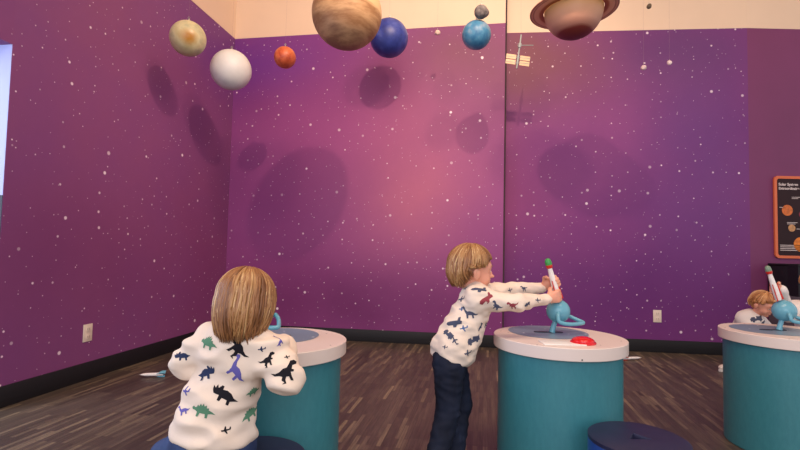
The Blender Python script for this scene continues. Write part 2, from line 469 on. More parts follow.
def make_table(loc, label, rotz=0, button=False, dx=-0.0, dy=0.09):
    t = thing('activity_table', label, 'table', (loc[0], loc[1], 0), rotz, 'round drum activity tables')
    R0 = RTAB-0.021
    bm = bmesh.new(); add_lathe(bm, [(0, 0.0), (R0-0.004, 0.0), (R0, 0.004), (R0, TT-0.051), (0, TT-0.051)], 96); bm_obj('drum_base', bm, M_TEAL, t)
    bm = bmesh.new(); add_lathe(bm, [(0, TT-0.051), (RTAB-0.002, TT-0.051), (RTAB, TT-0.049), (RTAB, TT-0.002), (RTAB-0.002, TT), (0, TT)], 96); bm_obj('tabletop', bm, M_TERR, t)
    bm = bmesh.new(); add_lathe(bm, [(0, TT), (0.178, TT), (0.180, TT+0.0015), (0, TT+0.0015)], 80, Matrix.Translation((dx, dy, 0))); d = bm_obj('printed_disc', bm, M_DISC, t)
    for s in range(2):
        bm = bmesh.new(); add_lathe(bm, [(0, TT+0.0015), (0.034, TT+0.0015), (0.034, TT+0.004), (0, TT+0.004)], 32,
                  Matrix.Translation((dx+0.0+(s*2-1)*0.034, dy-0.012, 0)) @ Matrix.Diagonal((1, 0.5, 1, 1))); bm_obj('slot_cover', bm, M_SLOTBLUE, t)
    if button:
        bm = bmesh.new(); add_box(bm, (-0.13, -0.225, TT+0.0003), (0.04, -0.125, TT+0.0045), 0, 0.001); pl = bm_obj('instruction_plate', bm, M_WHITEP, t); pl['label'] = 'thin white plate'
        bm = bmesh.new(); add_lathe(bm, [(0, TT), (0.050, TT), (0.052, TT+0.004), (0.050, TT+0.008), (0.040, TT+0.009), (0, TT+0.009)], 48, Matrix.Translation((0.046, -0.168, 0))); rg = bm_obj('push_button', bm, M_REDDOME, t); rg['label'] = 'red domed push button'
        bm = bmesh.new(); add_lathe(bm, [(0.045, TT+0.008)]+[(0.046*math.cos(a*PI/16), TT+0.009+0.020*math.sin(a*PI/16)) for a in range(1, 8)]+[(0, TT+0.029)], 48, Matrix.Translation((0.046, -0.168, 0))); bm_obj('dome', bm, M_REDDOME, rg)
    return t

def make_globe(loc, label, rotz=0):
    """enamelled globe on a leaning stem with a bent handle loop round it"""
    t = thing('globe_stand', label, 'globe', (loc[0], loc[1], TT+0.004), rotz, 'enamelled globes on the tables')
    G = Vector((0.028, 0, 0.098))
    bm = bmesh.new(); add_tube(bm, [(0, 0, 0), (0.004, 0, 0.02), (0.016, 0, 0.055)], [0.014, 0.012, 0.011], 16); bm_obj('stem', bm, M_TEALMETAL, t)
    bm = sphere_bm(0.0535, G, 48); bm_obj('globe', bm, M_TEALMETAL, t)
    pts = bezier([(0.016, -0.040, 0.098), (0.008, -0.060, 0.078), (0.014, -0.066, 0.056), (0.06, -0.062, 0.047), (0.125, -0.022, 0.046), (0.144, 0.0, 0.048), (0.128, 0.018, 0.055), (0.09, 0.04, 0.072), (0.06, 0.045, 0.086)], 6)
    bm = bmesh.new(); add_tube(bm, pts, 0.0088, 12); bm_obj('handle', bm, M_TEALMETAL, t)
    return t

def make_rocket(base, tip, label, red_side=(1, 0, 0), group='toy rockets on the globes', nose=M_GREENP):
    base, tip = Vector(base), Vector(tip); ax = (tip-base); L = ax.length; q = ax.to_track_quat('Z', 'Y')
    t = thing('toy_rocket', label, 'toy rocket', base, 0, group)
    t.rotation_euler = q.to_euler()
    s = L/0.20
    bm = bmesh.new(); add_lathe(bm, [(0, 0), (0.014*s, 0), (0.016*s, 0.012*s), (0.0155*s, 0.07*s), (0.0125*s, 0.12*s), (0.0105*s, 0.152*s), (0, 0.152*s)], 24); bm_obj('body', bm, M_WHITEP, t)
    bm = bmesh.new(); add_lathe(bm, [(0, 0.152*s), (0.013*s, 0.152*s), (0.0155*s, 0.160*s), (0.0155*s, 0.168*s), (0, 0.168*s)], 24); bm_obj('collar', bm, M_REDP, t)
    bm = bmesh.new(); add_lathe(bm, [(0, 0.168*s), (0.0155*s, 0.168*s), (0.0155*s, 0.180*s), (0.0125*s, 0.192*s), (0.007*s, 0.198*s), (0, 0.200*s)], 24); bm_obj('nose_cone', bm, nose, t)
    inv = q.inverted() @ Vector(red_side); a0 = math.atan2(inv.y, inv.x)
    for j in range(3):
        a = a0+j*2*PI/3
        bm = bmesh.new(); add_box(bm, (0.009*s, -0.002*s, 0.0), (0.026*s, 0.002*s, 0.03*s))
        for vtx in bm.verts:
            if vtx.co.x > 0.012*s and vtx.co.z > 0.01*s: vtx.co.x = 0.020*s; vtx.co.z = 0.095*s
        bmesh.ops.rotate(bm, verts=bm.verts[:], cent=(0, 0, 0), matrix=Matrix.Rotation(a, 3, 'Z')); bm_obj('fin', bm, M_REDP, t)
    return t

T1 = (-0.492, 1.953); T2 = (0.722, 2.175); T3 = (1.96, 2.45)
make_table(T1, 'teal drum table with a white top at the left, beside the seated child', 0, False, -0.02, 0.080)
make_table(T2, 'teal drum table with a white top in the middle, red button on it', 0, True, -0.02, 0.095)
make_table(T3, 'teal drum table with a white top cut by the right edge of the photo', 0, False, -0.04, 0.04)
make_globe((-0.585, 2.02), 'light blue globe half hidden behind the seated child\'s hair', math.radians(-42))
make_globe((0.715, 2.245), 'light blue globe on the middle table under the standing child\'s hands', 0)
make_globe((1.945, 2.47), 'light blue globe on the table at the right edge', 0)
make_rocket((0.742, 2.245, 0.7235), (0.687, 2.235, 0.913), 'white toy rocket with green nose held upright by the standing child')
make_rocket((1.945, 2.47, 0.7235), (1.888, 2.47, 0.898), 'white toy rocket with a red collar on the globe at the right', (1, -0.3, 0), nose=plain('muted_green_plastic', srgb(120, 140, 116), 0.35))

# ================================================================ STOOLS
M_NAVY = plain('navy_plastic', srgb(30, 66, 136), 0.32, 0.06, 12)
M_NAVYTOP = plain('navy_seat', srgb(32, 34, 66), 0.5, 0.08, 14)
def make_stool(x, y, label, rot=0):
    t = thing('drum_stool', label, 'stool', (x, y, 0), rot, 'low round navy stools')
    r = 0.165; z = 0.30
    bm = bmesh.new(); add_lathe(bm, [(0.14, 0.0), (r-0.006, 0.0), (r, 0.006), (r, z-0.020), (r-0.003, z-0.016), (0.14, z-0.016), (0.14, 0.0)], 72); bm_obj('drum_body', bm, M_NAVY, t)
    # seat: a lip and a disc with a rounded triangular hand hole
    bm = bmesh.new()
    n = 72; hole = []
    for i in range(n):
        a = 2*PI*i/n
        rr = 0.017/(max(math.cos((a-PI/2) % (2*PI/3)-PI/3), 0.45))
        hole.append((rr*1.25*math.cos(a), rr*math.sin(a)))
    def ring(pts, zz): return [bm.verts.new((px, py, zz)) for px, py in pts]
    circ = lambda R: [(R*math.cos(2*PI*i/n), R*math.sin(2*PI*i/n)) for i in range(n)]
    rings = [ring(hole, z-0.05), ring(hole, z-0.004), ring([(a*1.12, b*1.12) for a, b in hole], z), ring(circ(r-0.008), z), ring(circ(r), z-0.004), ring(circ(r), z-0.016), ring(circ(0.139), z-0.017), ring(circ(0.139), z-0.05), ]
    for A, B in zip(rings, rings[1:]+rings[:1]):
        for i in range(n): bm.faces.new([A[i], A[(i+1) % n], B[(i+1) % n], B[i]])
    bm_obj('seat', bm, M_NAVYTOP, t)
    return t
make_stool(0.852, 1.72, 'navy blue drum stool with a hand hole, in front of the middle table')
make_stool(-0.440, 1.50, 'dark navy drum stool under the seated child at the left table')

# ================================================================ HANGING PLANETS
def planet_mat(name, fn):
    k = NT(name); fn(k); return k.m
def bands(stops, sc=8, dist=1.0, rough=0.55, rot=(0, 0, 0)):
    def f(k):
        sep = k.n('ShaderNodeSeparateXYZ'); k.l(k.mapping(rot=rot), sep.inputs[0])
        nz = k.noise(k.mapping(scale=(1, 1, 3.5), rot=rot), sc, 5, 0.6)
        z = k.math('ADD', k.math('MULTIPLY', sep.outputs[2], 1.0), k.math('MULTIPLY', k.math('SUBTRACT', nz, 0.5), dist))
        z = k.math('ADD', z, 0.5)
        k.color(k.ramp(z, stops)); k.rough(rough, 0.4)
    return f
def mottled(a, b, c, sc, rough=0.4):
    def f(k):
        nz = k.noise(k.obj(), sc, 5, 0.62)
        k.color(k.ramp(nz, [(0.32, a), (0.5, b), (0.7, c)])); k.rough(rough, 0.45)
    return f
M_STR = plain('clear_cord', srgb(150, 120, 130), 0.5)
M_HOOK = plain('hook_metal', srgb(170, 165, 160), 0.3, metal=0.8)
def wpt(px, py, Yd):
    """a point of the room: bearing px, py of the survey photo at distance Yd from the camera plane"""
    d = FW*FPX + RT*(px-400) + UP*(225-py)
    return Vector((0, 0, CAM_Z)) + d*(Yd/d.y)

def hang(name, label, cat, c, r, mat, seg=64, cord=True, group='planets hanging from the ceiling', parts=None):
    t = thing(name, label, cat, c, 0, group)
    if parts is None:
        bm = sphere_bm(r, (0, 0, 0), seg); bm_obj('ball', bm, mat, t)
    else: parts(t)
    if cord:
        bm = bmesh.new(); add_tube(bm, [(0, 0, r*0.97), (0, 0, r+0.022*min(1, r*8))], [0.010*min(1, r*8), 0.006*min(1, r*8)], 12)
        add_tube(bm, [(0.008*math.sin(a*PI/5)*min(1, r*8), 0, r+(0.030-0.008*math.cos(a*PI/5))*min(1, r*8)) for a in range(10)], 0.0018, 6, closed=True)
        bm_obj('hook', bm, M_HOOK, t)
        bm = bmesh.new(); add_tube(bm, [(0, 0, r+0.035*min(1, r*8)), (0, 0, CEIL-c.z)], 0.0004, 6); bm_obj('cord', bm, M_STR, t)
    return t

def venus(k):
    nz = k.noise(k.obj(), 9, 4, 0.55)
    c = k.ramp(nz, [(0.3, srgb(190, 176, 128)), (0.5, srgb(206, 194, 150)), (0.72, srgb(160, 158, 128))])
    g = k.n('ShaderNodeVectorMath', operation='DISTANCE'); k.l(k.obj(), g.inputs[0]); g.inputs[1].default_value = (0.055, -0.112, -0.03)
    f = k.math('SUBTRACT', 1.0, k.math('DIVIDE', k.math('ADD', g.outputs['Value'], k.math('MULTIPLY', nz, 0.05)), 0.10), True)
    f = k.math('MULTIPLY', f, 1.7, True); c = k.mix(f, c, srgb(172, 118, 30)); k.color(c); k.rough(0.35)
hang('planet_model', 'khaki yellow planet ball with a brown patch, leftmost of all', 'planet model', wpt(188, 38.5, 3.6), 0.132, planet_mat('planet_khaki', venus))
hang('planet_model', 'plain white planet ball hanging at the corner of the room', 'planet model', wpt(231, 70, 4.0), 0.168, planet_mat('planet_white', mottled(srgb(206, 204, 200), srgb(216, 214, 210), srgb(224, 222, 218), 4, 0.45)))
hang('planet_model', 'small orange red planet ball', 'planet model', wpt(285, 57.5, 4.0), 0.091, planet_mat('planet_orange', mottled(srgb(168, 64, 38), srgb(208, 100, 60), srgb(220, 124, 80), 12)))
jup = [(0.0, srgb(120, 80, 58)), (0.26, srgb(140, 98, 72)), (0.31, srgb(188, 144, 104)), (0.36, srgb(150, 106, 70)), (0.42, srgb(196, 154, 110)), (0.47, srgb(152, 108, 70)), (0.53, srgb(214, 176, 130)), (0.60, srgb(220, 186, 140)), (0.625, srgb(150, 96, 60)), (0.65, srgb(220, 184, 138)), (1.0, srgb(222, 190, 146))]
hang('planet_model', 'largest planet ball, tan with brown cloud bands', 'planet model', wpt(347, 14, 3.4), 0.252, planet_mat('planet_banded', bands(jup, 6, 0.22, rot=(0.1, -0.12, 0))))
hang('planet_model', 'deep royal blue planet ball beside the large tan one', 'planet model', wpt(389, 38, 4.3), 0.174, planet_mat('planet_blue', mottled(srgb(36, 46, 116), srgb(52, 66, 144), srgb(92, 104, 172), 7, 0.42)))
hang('planet_model', 'sky blue mottled planet ball below the grey moon', 'planet model', wpt(476.5, 35, 3.8), 0.116, planet_mat('planet_sky', mottled(srgb(38, 98, 142), srgb(70, 130, 166), srgb(150, 164, 180), 9, 0.4)))
def moon(t):
    me = sdf_mesh('ball', [ell((0, 0, 0), (0.053, 0.053, 0.055), k=0.01), ell((0.038, -0.01, -0.012), (0.024, 0.024, 0.024), k=0.02)], 0.004)
    link('ball', me, planet_mat('moon_grey', mottled(srgb(66, 60, 62), srgb(112, 104, 104), srgb(140, 132, 128), 26, 0.7)), t)
hang('moon_model', 'small grey lumpy moon just above the sky blue planet', 'moon model', wpt(481, 12, 3.7), 0.053, None, parts=moon)

# ringed planet
def ringed(t):
    st = [(0.0, srgb(104, 38, 32)), (0.09, srgb(118, 44, 38)), (0.125, srgb(172, 118, 100)), (0.22, srgb(196, 146, 122)), (0.36, srgb(200, 150, 112)), (0.50, srgb(206, 158, 92)), (0.6, srgb(204, 158, 92)), (0.7, srgb(196, 150, 104)), (1, srgb(206, 168, 124))]
    def f(k):
        sep = k.n('ShaderNodeSeparateXYZ'); k.l(k.obj(), sep.inputs[0])
        nz = k.noise(k.mapping(scale=(1, 1, 4)), 5, 4)
        z = k.math('ADD', k.math('MULTIPLY', sep.outputs[2], 1/0.42), k.math('ADD', 0.5, k.math('MULTIPLY', k.math('SUBTRACT', nz, 0.5), 0.05)))
        k.color(k.ramp(z, st)); k.rough(0.5)
    bm = sphere_bm(0.205, (0, 0, 0), 72); bm_obj('ball', bm, planet_mat('planet_ringed', f), t)
    def g(k):
        sep = k.n('ShaderNodeSeparateXYZ'); k.l(k.obj(), sep.inputs[0])
        r2 = k.math('SQRT', k.math('ADD', k.math('MULTIPLY', sep.outputs[0], sep.outputs[0]), k.math('MULTIPLY', sep.outputs[1], sep.outputs[1])))
        x = k.math('DIVIDE', k.math('SUBTRACT', r2, 0.209), 0.097)
        k.color(k.ramp(x, [(0.0, srgb(160, 80, 36)), (0.25, srgb(190, 108, 54)), (0.38, srgb(244, 186, 138)), (0.65, srgb(246, 192, 148)), (0.75, srgb(186, 116, 80)), (0.82, srgb(240, 180, 140)), (0.97, srgb(160, 104, 80))])); k.rough(0.5)
    bm = bmesh.new(); add_lathe(bm, [(0.209, -0.003), (0.306, -0.003), (0.306, 0.003), (0.209, 0.003), (0.209, -0.003)], 96)
    for a in range(3):
        x, y = math.cos(a*2*PI/3+0.5), math.sin(a*2*PI/3+0.5)
        add_tube(bm, [(x*0.2, y*0.2, 0), (x*0.225, y*0.225, 0)], 0.002, 6)
    bm_obj('ring', bm, planet_mat('planet_ring', g), t)
o = hang('planet_model', 'ringed brown planet with a dark maroon underside', 'planet model', wpt(573.5, 10.5, 3.4), 0.205, None, parts=ringed)
o.rotation_euler = (0, math.radians(-2), 0)

# space station model
M_PANEL = plain('solar_panel_gold', srgb(226, 190, 150), 0.4, 0.06, 40)
def station(t):
    bm = bmesh.new()
    add_tube(bm, [(0, 0, -0.16), (0, 0, 0.15)], 0.0065, 10)
    add_tube(bm, [(0, 0, -0.12), (0, 0, -0.04)], 0.010, 12); add_tube(bm, [(0, 0, 0.03), (0, 0, 0.07)], 0.014, 12)
    bm_obj('module', bm, M_GREYP, t)
    bm = bmesh.new(); add_tube(bm, [(-0.02, 0, 0.05), (0.12, 0, 0.07)], 0.004, 8); bm_obj('truss', bm, M_GREYP, t)
    bm = bmesh.new(); add_tube(bm, [(-0.11, 0, -0.062), (0.11, 0, -0.056)], 0.003, 8); add_tube(bm, [(-0.11, 0, -0.110), (0.11, 0, -0.104)], 0.003, 8); bm_obj('truss', bm, M_GREYP, t)
    for sx in (-1, 1):
        for z in (-0.059, -0.107):
            bm = bmesh.new()
            for q in (0.0125, -0.0125): add_box(bm, (min(sx*0.018, sx*0.106), -0.002, z+q*0.85-0.0095), (max(sx*0.018, sx*0.106), 0.002, z+q*0.85+0.0095))
            bm_obj('solar_panel', bm, M_PANEL, t)
c = wpt(519, 51, 4.2)
t = thing('space_station_model', 'small space station model with four gold panels by the wall joint', 'space station model', c)
t.rotation_euler = (0, math.radians(7), 0)
station(t)
bm = bmesh.new(); add_tube(bm, [(0.0, 0, 0.14), (-(CEIL-c.z)*math.tan(math.radians(7))*0.985, 0, (CEIL-c.z)*0.985)], 0.0005, 6); bm_obj('cord', bm, M_STR, t)

def rock(seed, r, col1, col2):
    def f(t):
        random.seed(seed)
        pr = [ell((0, 0, 0), (r*0.8, r*0.8, r*0.8), k=0.01)]
        for _ in range(5):
            d = Vector((random.uniform(-1, 1), random.uniform(-1, 1), random.uniform(-1, 1))).normalized()*r*0.5
            pr.append(ell(tuple(d), (r*0.5,)*3, k=0.008))
        me = sdf_mesh('ball', pr, r/9)
        link('ball', me, plain('rock_%d' % seed, col1, 0.7, 0.2, 60), t)
    return f
for (px, py, Yd, r, col, lab) in (
    (437.5, 32.5, 4.3, 0.028, srgb(220, 190, 176), 'tiny pale rock hanging left of the sky blue planet'),
    (643.5, 67.5, 4.2, 0.026, srgb(214, 190, 190), 'tiny pale ball hanging right of the ringed planet, the left one'),
    (669.5, 63, 4.2, 0.023, srgb(228, 206, 206), 'tiny pale ball hanging right of the ringed planet, the right one'),
    (649, 6.5, 4.2, 0.026, srgb(92, 78, 62), 'tiny dark rock hanging against the cream wall at the top')):
    hang('asteroid_model', lab, 'asteroid model', wpt(px, py, Yd), r, None, group='tiny hanging rocks', parts=rock(int(px), r, col, None))

# ================================================================ POSTER, CABINET ON THE FAR RIGHT
t = thing('poster', 'dark poster of the planets in an orange rounded frame', 'poster', (0, 0, 0))
M_POST = plain('poster_maroon', srgb(40, 10, 18), 0.75, 0.15, 3)
M_ORANGE = plain('poster_orange', srgb(226, 112, 66), 0.45, 0.03)
M_TEXT = plain('poster_text', srgb(222, 206, 200), 0.5)
py0 = 4.598; x0, x1, z0, z1 = 3.585, 4.785, 0.935, 1.725
def rrect(x0, x1, z0, z1, r, n=6):
    out = []
    for cx, cz, a0 in ((x1-r, z1-r, 0), (x0+r, z1-r, 90), (x0+r, z0+r, 180), (x1-r, z0+r, 270)):
        for i in range(n+1):
            a = math.radians(a0+90*i/n); out.append((cx+r*math.cos(a), cz+r*math.sin(a)))
    return out
def prism(bm, outline, ya, yb):
    A = [bm.verts.new((x, ya, z)) for x, z in outline]; B = [bm.verts.new((x, yb, z)) for x, z in outline]
    bm.faces.new(A); bm.faces.new(B[::-1])
    for i in range(len(A)): bm.faces.new([A[i], B[i], B[(i+1) % len(A)], A[(i+1) % len(A)]])
bm = bmesh.new(); prism(bm, rrect(x0+0.02, x1-0.02, z0+0.02, z1-0.02, 0.02), py0-0.012, py0); bm_obj('panel', bm, M_POST, t)
bm = bmesh.new()
o1 = rrect(x0, x1, z0, z1, 0.04); o2 = rrect(x0+0.026, x1-0.026, z0+0.026, z1-0.026, 0.022)
for ya in (0,):
    A = [bm.verts.new((x, py0-0.018, z)) for x, z in o1]; B = [bm.verts.new((x, py0-0.018, z)) for x, z in o2]
    C_ = [bm.verts.new((x, py0, z)) for x, z in o1]; D_ = [bm.verts.new((x, py0, z)) for x, z in o2]
    nn = len(A)
    for i in range(nn):
        j = (i+1) % nn
        bm.faces.new([A[i], A[j], B[j], B[i]]); bm.faces.new([A[i], C_[i], C_[j], A[j]]); bm.faces.new([B[i], B[j], D_[j], D_[i]]); bm.faces.new([C_[i], D_[i], D_[j], C_[j]])
bm_obj('frame', bm, M_ORANGE, t)
def text(body, x, y, z, size, mat, parent, name='lettering', bold=0.0):
    cu = bpy.data.curves.new(name, 'FONT'); cu.body = body; cu.size = size; cu.extrude = 0.0006; cu.offset = bold
    tmp = bpy.data.objects.new('tmp', cu); COL.objects.link(tmp); bpy.context.view_layer.update()
    me = bpy.data.meshes.new_from_object(tmp.evaluated_get(bpy.context.evaluated_depsgraph_get()))
    bpy.data.objects.remove(tmp)
    me.transform(Matrix.Translation((x, y, z)) @ Matrix.Rotation(PI/2, 4, 'X'))
    return link(name, me, mat, parent)
text('Solar System', x0+0.045, py0-0.013, z1-0.092, 0.036, M_TEXT, t, bold=0.0012)
text('Extraordinaire', x0+0.045, py0-0.013, z1-0.130, 0.034, M_TEXT, t, bold=0.0012)
def disc(x, z, r, col, nm='printed_planet'):
    bm = bmesh.new(); M = Matrix.Translation((x, py0-0.0125, z)) @ Matrix.Rotation(PI/2, 4, 'X')
    add_lathe(bm, [(0, 0), (r, 0), (r, 0.001), (0, 0.001)], 32, M); return bm_obj(nm, bm, plain('print', col, 0.5, 0.25, 40), t)
disc(x0+0.125, z1-0.33, 0.052, srgb(214, 110, 40)); disc(x0+0.165, z1-0.50, 0.034, srgb(206, 150, 96)); disc(x0+0.265, z1-0.365, 0.03, srgb(150, 40, 60))
disc(x0+0.25, z1-0.655, 0.07, srgb(232, 128, 30)); disc(x0+0.37, z1-0.28, 0.05, srgb(200, 150, 90)); disc(x0+0.52, z1-0.45, 0.08, srgb(190, 110, 60)); disc(x0+0.75, z1-0.35, 0.06, srgb(80, 110, 170))
for (a, b, c_, d_) in ((0.05, 0.34, 0.662, 0.668), (0.05, 0.30, 0.678, 0.684), (0.05, 0.34, 0.694, 0.700), (0.05, 0.26, 0.710, 0.716), (0.12, 0.22, 0.445, 0.45), (0.12, 0.2, 0.458, 0.463), (0.17, 0.25, 0.20, 0.205), (0.17, 0.23, 0.213, 0.218), (0.21, 0.29, 0.505, 0.51), (0.05, 0.1, 0.30, 0.305)):
    bm = bmesh.new(); add_box(bm, (x0+a, py0-0.0135, z1-d_), (x0+b, py0-0.012, z1-c_)); bm_obj('text_line', bm, M_TEXT, t)

# black display cabinet with grey counter below the poster
t = thing('display_cabinet', 'black display cabinet with a grey counter under the poster', 'cabinet', (3.50, 4.24, 0))
M_GREYC = plain('grey_counter', srgb(96, 88, 94), 0.5, 0.12, 12)
bm = bmesh.new(); add_box(bm, (0, -0.05, 0.0), (1.9, 0.33, 0.55), 0, 0.005); bm_obj('body', bm, M_GREYC, t)
bm = bmesh.new(); add_box(bm, (-0.01, -0.08, 0.55), (1.91, 0.33, 0.60), 0, 0.004); bm_obj('countertop', bm, M_GREYC, t)
bm = bmesh.new(); add_box(bm, (0.0, 0.10, 0.60), (1.9, 0.33, 0.875), 0, 0.004); bm_obj('backboard', bm, M_BLACK, t)
bm = bmesh.new(); add_box(bm, (0.0, -0.02, 0.86), (1.9, 0.33, 0.885), 0, 0.004); bm_obj('shelf', bm, M_BLACK, t)
bm = bmesh.new(); add_box(bm, (0.0, -0.02, 0.60), (0.02, 0.10, 0.86)); bm_obj('side_panel', bm, M_BLACK, t)

# ================================================================ TOYS ON THE FLOOR
def floor_rocket(name, label, c, ang, body, finm, L=0.16):
    t = thing(name, label, 'toy rocket', (c[0], c[1], 0.013), ang, 'toy rockets lying on the floor')
    M = Matrix.Rotation(PI/2, 4, 'Y')
    bm = bmesh.new(); add_lathe(bm, [(0, -L/2), (0.010, -L/2), (0.012, -L*0.3), (0.011, L*0.2), (0.006, L*0.38), (0, L*0.5)], 20, M); bm_obj('body', bm, body, t)
    for j in range(3):
        bm = bmesh.new(); add_box(bm, (-L*0.5-0.012, -0.002, 0.006), (-L*0.2, 0.002, 0.034))
        for vtx in bm.verts:
            if vtx.co.z > 0.02 and vtx.co.x > -L*0.3: vtx.co.x = -L*0.42
        bmesh.ops.rotate(bm, verts=bm.verts[:], cent=(0, 0, 0), matrix=Matrix.Rotation(j*2*PI/3+PI/3+0.0, 3, 'X')); bm_obj('fin', bm, finm, t)
    t.location.z = 0.0185
    return t
floor_rocket('toy_rocket', 'cream toy rocket with teal fins lying on the floor by the left wall', (-1.735, 3.44), math.radians(190), M_WHITEP, M_TEALMETAL)
floor_rocket('toy_rocket', 'white toy rocket with orange fins lying on the floor behind the middle table', (2.10, 4.33), math.radians(15), M_WHITEP, M_REDP, 0.2)
# ================================================================ PEOPLE
def V(*a): return Vector(a)
def frame(fwd, up=(0, 0, 1)):
    f = Vector(fwd).normalized(); u = Vector(up); u = (u-f*u.dot(f)).normalized(); r = f.cross(u)
    return r, f, u                                    # right, forward, up

def skin_mat(name, c):
    k = NT(name); nz = k.noise(k.obj(), 22, 4)
    k.color(k.ramp(nz, [(0.3, tuple(x*0.93 for x in c[:3])+(1,)), (0.7, tuple(min(1, x*1.05) for x in c[:3])+(1,))]))
    k.rough(0.5, 0.35); k.b.inputs['Subsurface Weight'].default_value = 0.12
    k.b.inputs['Subsurface Radius'].default_value = (0.012, 0.005, 0.003); k.b.inputs['Subsurface Scale'].default_value = 1.0
    return k.m
M_SKIN = skin_mat('skin', srgb(232, 164, 136))
M_EYE = plain('eye_white', srgb(236, 232, 228), 0.2, 0.01); M_IRIS = plain('iris', srgb(70, 50, 36), 0.2)
M_LIP = plain('lip', srgb(196, 104, 96), 0.45)

def head_prims(c, fwd, up=(0, 0, 1), s=1.0):
    r, f, u = frame(fwd, up); c = Vector(c)
    R = np.array([[r[i], f[i], u[i]] for i in range(3)])
    def P(x, y, z): return tuple(c + (r*x+f*y+u*z)*s)
    E = lambda x, y, z, a, b, d, k=0.012: ell(P(x, y, z), (a*s, b*s, d*s), R, k*s)
    pr = [E(0, -0.012, 0.020, 0.072, 0.086, 0.078, 0.02), E(0, 0.034, -0.022, 0.056, 0.050, 0.066, 0.02),
          E(0, 0.060, 0.022, 0.048, 0.026, 0.030, 0.02),
          E(0.030, 0.052, -0.040, 0.027, 0.026, 0.026), E(-0.030, 0.052, -0.040, 0.027, 0.026, 0.026),
          E(0, 0.060, -0.078, 0.022, 0.022, 0.016, 0.016),
          E(0, 0.086, -0.014, 0.008, 0.013, 0.016, 0.010), E(0, 0.099, -0.026, 0.0095, 0.012, 0.008, 0.008),
          E(0.008, 0.090, -0.028, 0.006, 0.007, 0.005, 0.005), E(-0.008, 0.090, -0.028, 0.006, 0.007, 0.005, 0.005),
          E(0, 0.082, -0.050, 0.015, 0.008, 0.005, 0.004), E(0, 0.080, -0.058, 0.013, 0.008, 0.005, 0.004),
          E(0.076, -0.004, -0.018, 0.009, 0.017, 0.025, 0.004), E(-0.076, -0.004, -0.018, 0.009, 0.017, 0.025, 0.004),
          E(0.083, -0.012, -0.008, 0.005, 0.012, 0.016, 0.004), E(-0.083, -0.012, -0.008, 0.005, 0.012, 0.016, 0.004)]
    return pr, P, R

def add_face(parent, P, R, s=1.0):
    for sx in (-1, 1):
        bm = sphere_bm(0.0115*s, (0, 0, 0), 20)
        M = Matrix(((R[0][0], R[0][1], R[0][2], 0), (R[1][0], R[1][1], R[1][2], 0), (R[2][0], R[2][1], R[2][2], 0), (0, 0, 0, 1)))
        for f in bm.faces:
            if f.calc_center_median().y > 0.0092*s: f.material_index = 1
        bm.transform(Matrix.Translation(P(sx*0.027, 0.0690, 0.000)) @ M)
        bm_obj('eye', bm, [M_EYE, M_IRIS], parent)
    for sx in (-1, 1):
        bm = bmesh.new(); add_tube(bm, [P(sx*0.014, 0.089, 0.019), P(sx*0.028, 0.087, 0.024), P(sx*0.042, 0.078, 0.019)], [0.0016*s, 0.0024*s, 0.0012*s], 6); bm_obj('eyebrow', bm, M_HAIRD, parent)
    bm = bmesh.new(); add_tube(bm, [P(-0.015, 0.0855, -0.0535), P(-0.006, 0.0905, -0.0535), P(0.006, 0.0905, -0.0535), P(0.015, 0.0855, -0.0535)], [0.001*s, 0.0026*s, 0.0026*s, 0.001*s], 8); bm_obj('mouth', bm, M_LIP, parent)

def hand_prims(wrist, d, pn, side, s=1.0, curl=(0.9, 1.2, 0.8), spread=0.06, thumb=1.0):
    """d: wrist to knuckles; pn: palm normal (the way the fingers curl); side=+1 puts the thumb towards d x pn"""
    d = Vector(d).normalized(); pn = Vector(pn); pn = (pn-d*pn.dot(d)).normalized(); a = d.cross(pn)*side   # thumb side
    w = Vector(wrist); pr = []
    L = 0.046*s
    pr.append(rcone(w, w+d*0.018*s, 0.0150*s, 0.0165*s, 0.012, (pn, 1.25)))
    for q, r in ((-0.0165, 0.0085), (-0.0055, 0.0092), (0.0055, 0.0095), (0.0165, 0.009)):
        pr.append(rcone(w+d*0.012*s+a*q*0.6*s, w+d*L+a*q*s, r*1.05*s, r*s, 0.008))
    lens = [(0.017, 0.012, 0.009), (0.021, 0.014, 0.010), (0.023, 0.015, 0.011), (0.020, 0.014, 0.010)]   # little .. index
    for i, q in enumerate((-0.0165, -0.0055, 0.0055, 0.0165)):
        p = w+d*L+a*q*s; ang = 0
        dd = (d + a*(i-1.5)*spread).normalized()
        for j in range(3):
            ang += curl[j]
            dirv = (dd*math.cos(ang)+pn*math.sin(ang)).normalized()
            p2 = p+dirv*lens[i][j]*s
            r0 = (0.0068, 0.0060, 0.0054)[j]*s
            pr.append(rcone(p, p2, r0, r0*0.9, 0.0025)); p = p2
    # thumb leaves the side of the palm near its base
    b = w+d*0.012*s+a*0.013*s
    t1 = b+(d*0.5+a*0.75+pn*0.35*thumb).normalized()*0.022*s
    t2 = t1+(d*0.75+a*0.1+pn*0.75*thumb).normalized()*0.017*s
    t3 = t2+(d*0.7-a*0.35+pn*0.8*thumb).normalized()*0.014*s
    pr += [rcone(b, t1, 0.0095*s, 0.0078*s, 0.008), rcone(t1, t2, 0.0072*s, 0.0066*s, 0.003), rcone(t2, t3, 0.0066*s, 0.0056*s, 0.003)]
    return pr

def hair_material(name, stops):
    k = NT(name); at = k.n('ShaderNodeAttribute', attribute_name='strand')
    k.color(k.ramp(at.outputs['Fac'], stops)); k.rough(0.42, 0.5); return k.m
HAIR_STOPS = [(0.0, srgb(112, 70, 38)), (0.35, srgb(150, 100, 58)), (0.65, srgb(178, 132, 82)), (0.88, srgb(208, 170, 120)), (1.0, srgb(230, 200, 154))]
M_HAIR = hair_material('light_brown_hair', HAIR_STOPS)
M_HAIRD = plain('brow_hair', srgb(120, 84, 50), 0.6)

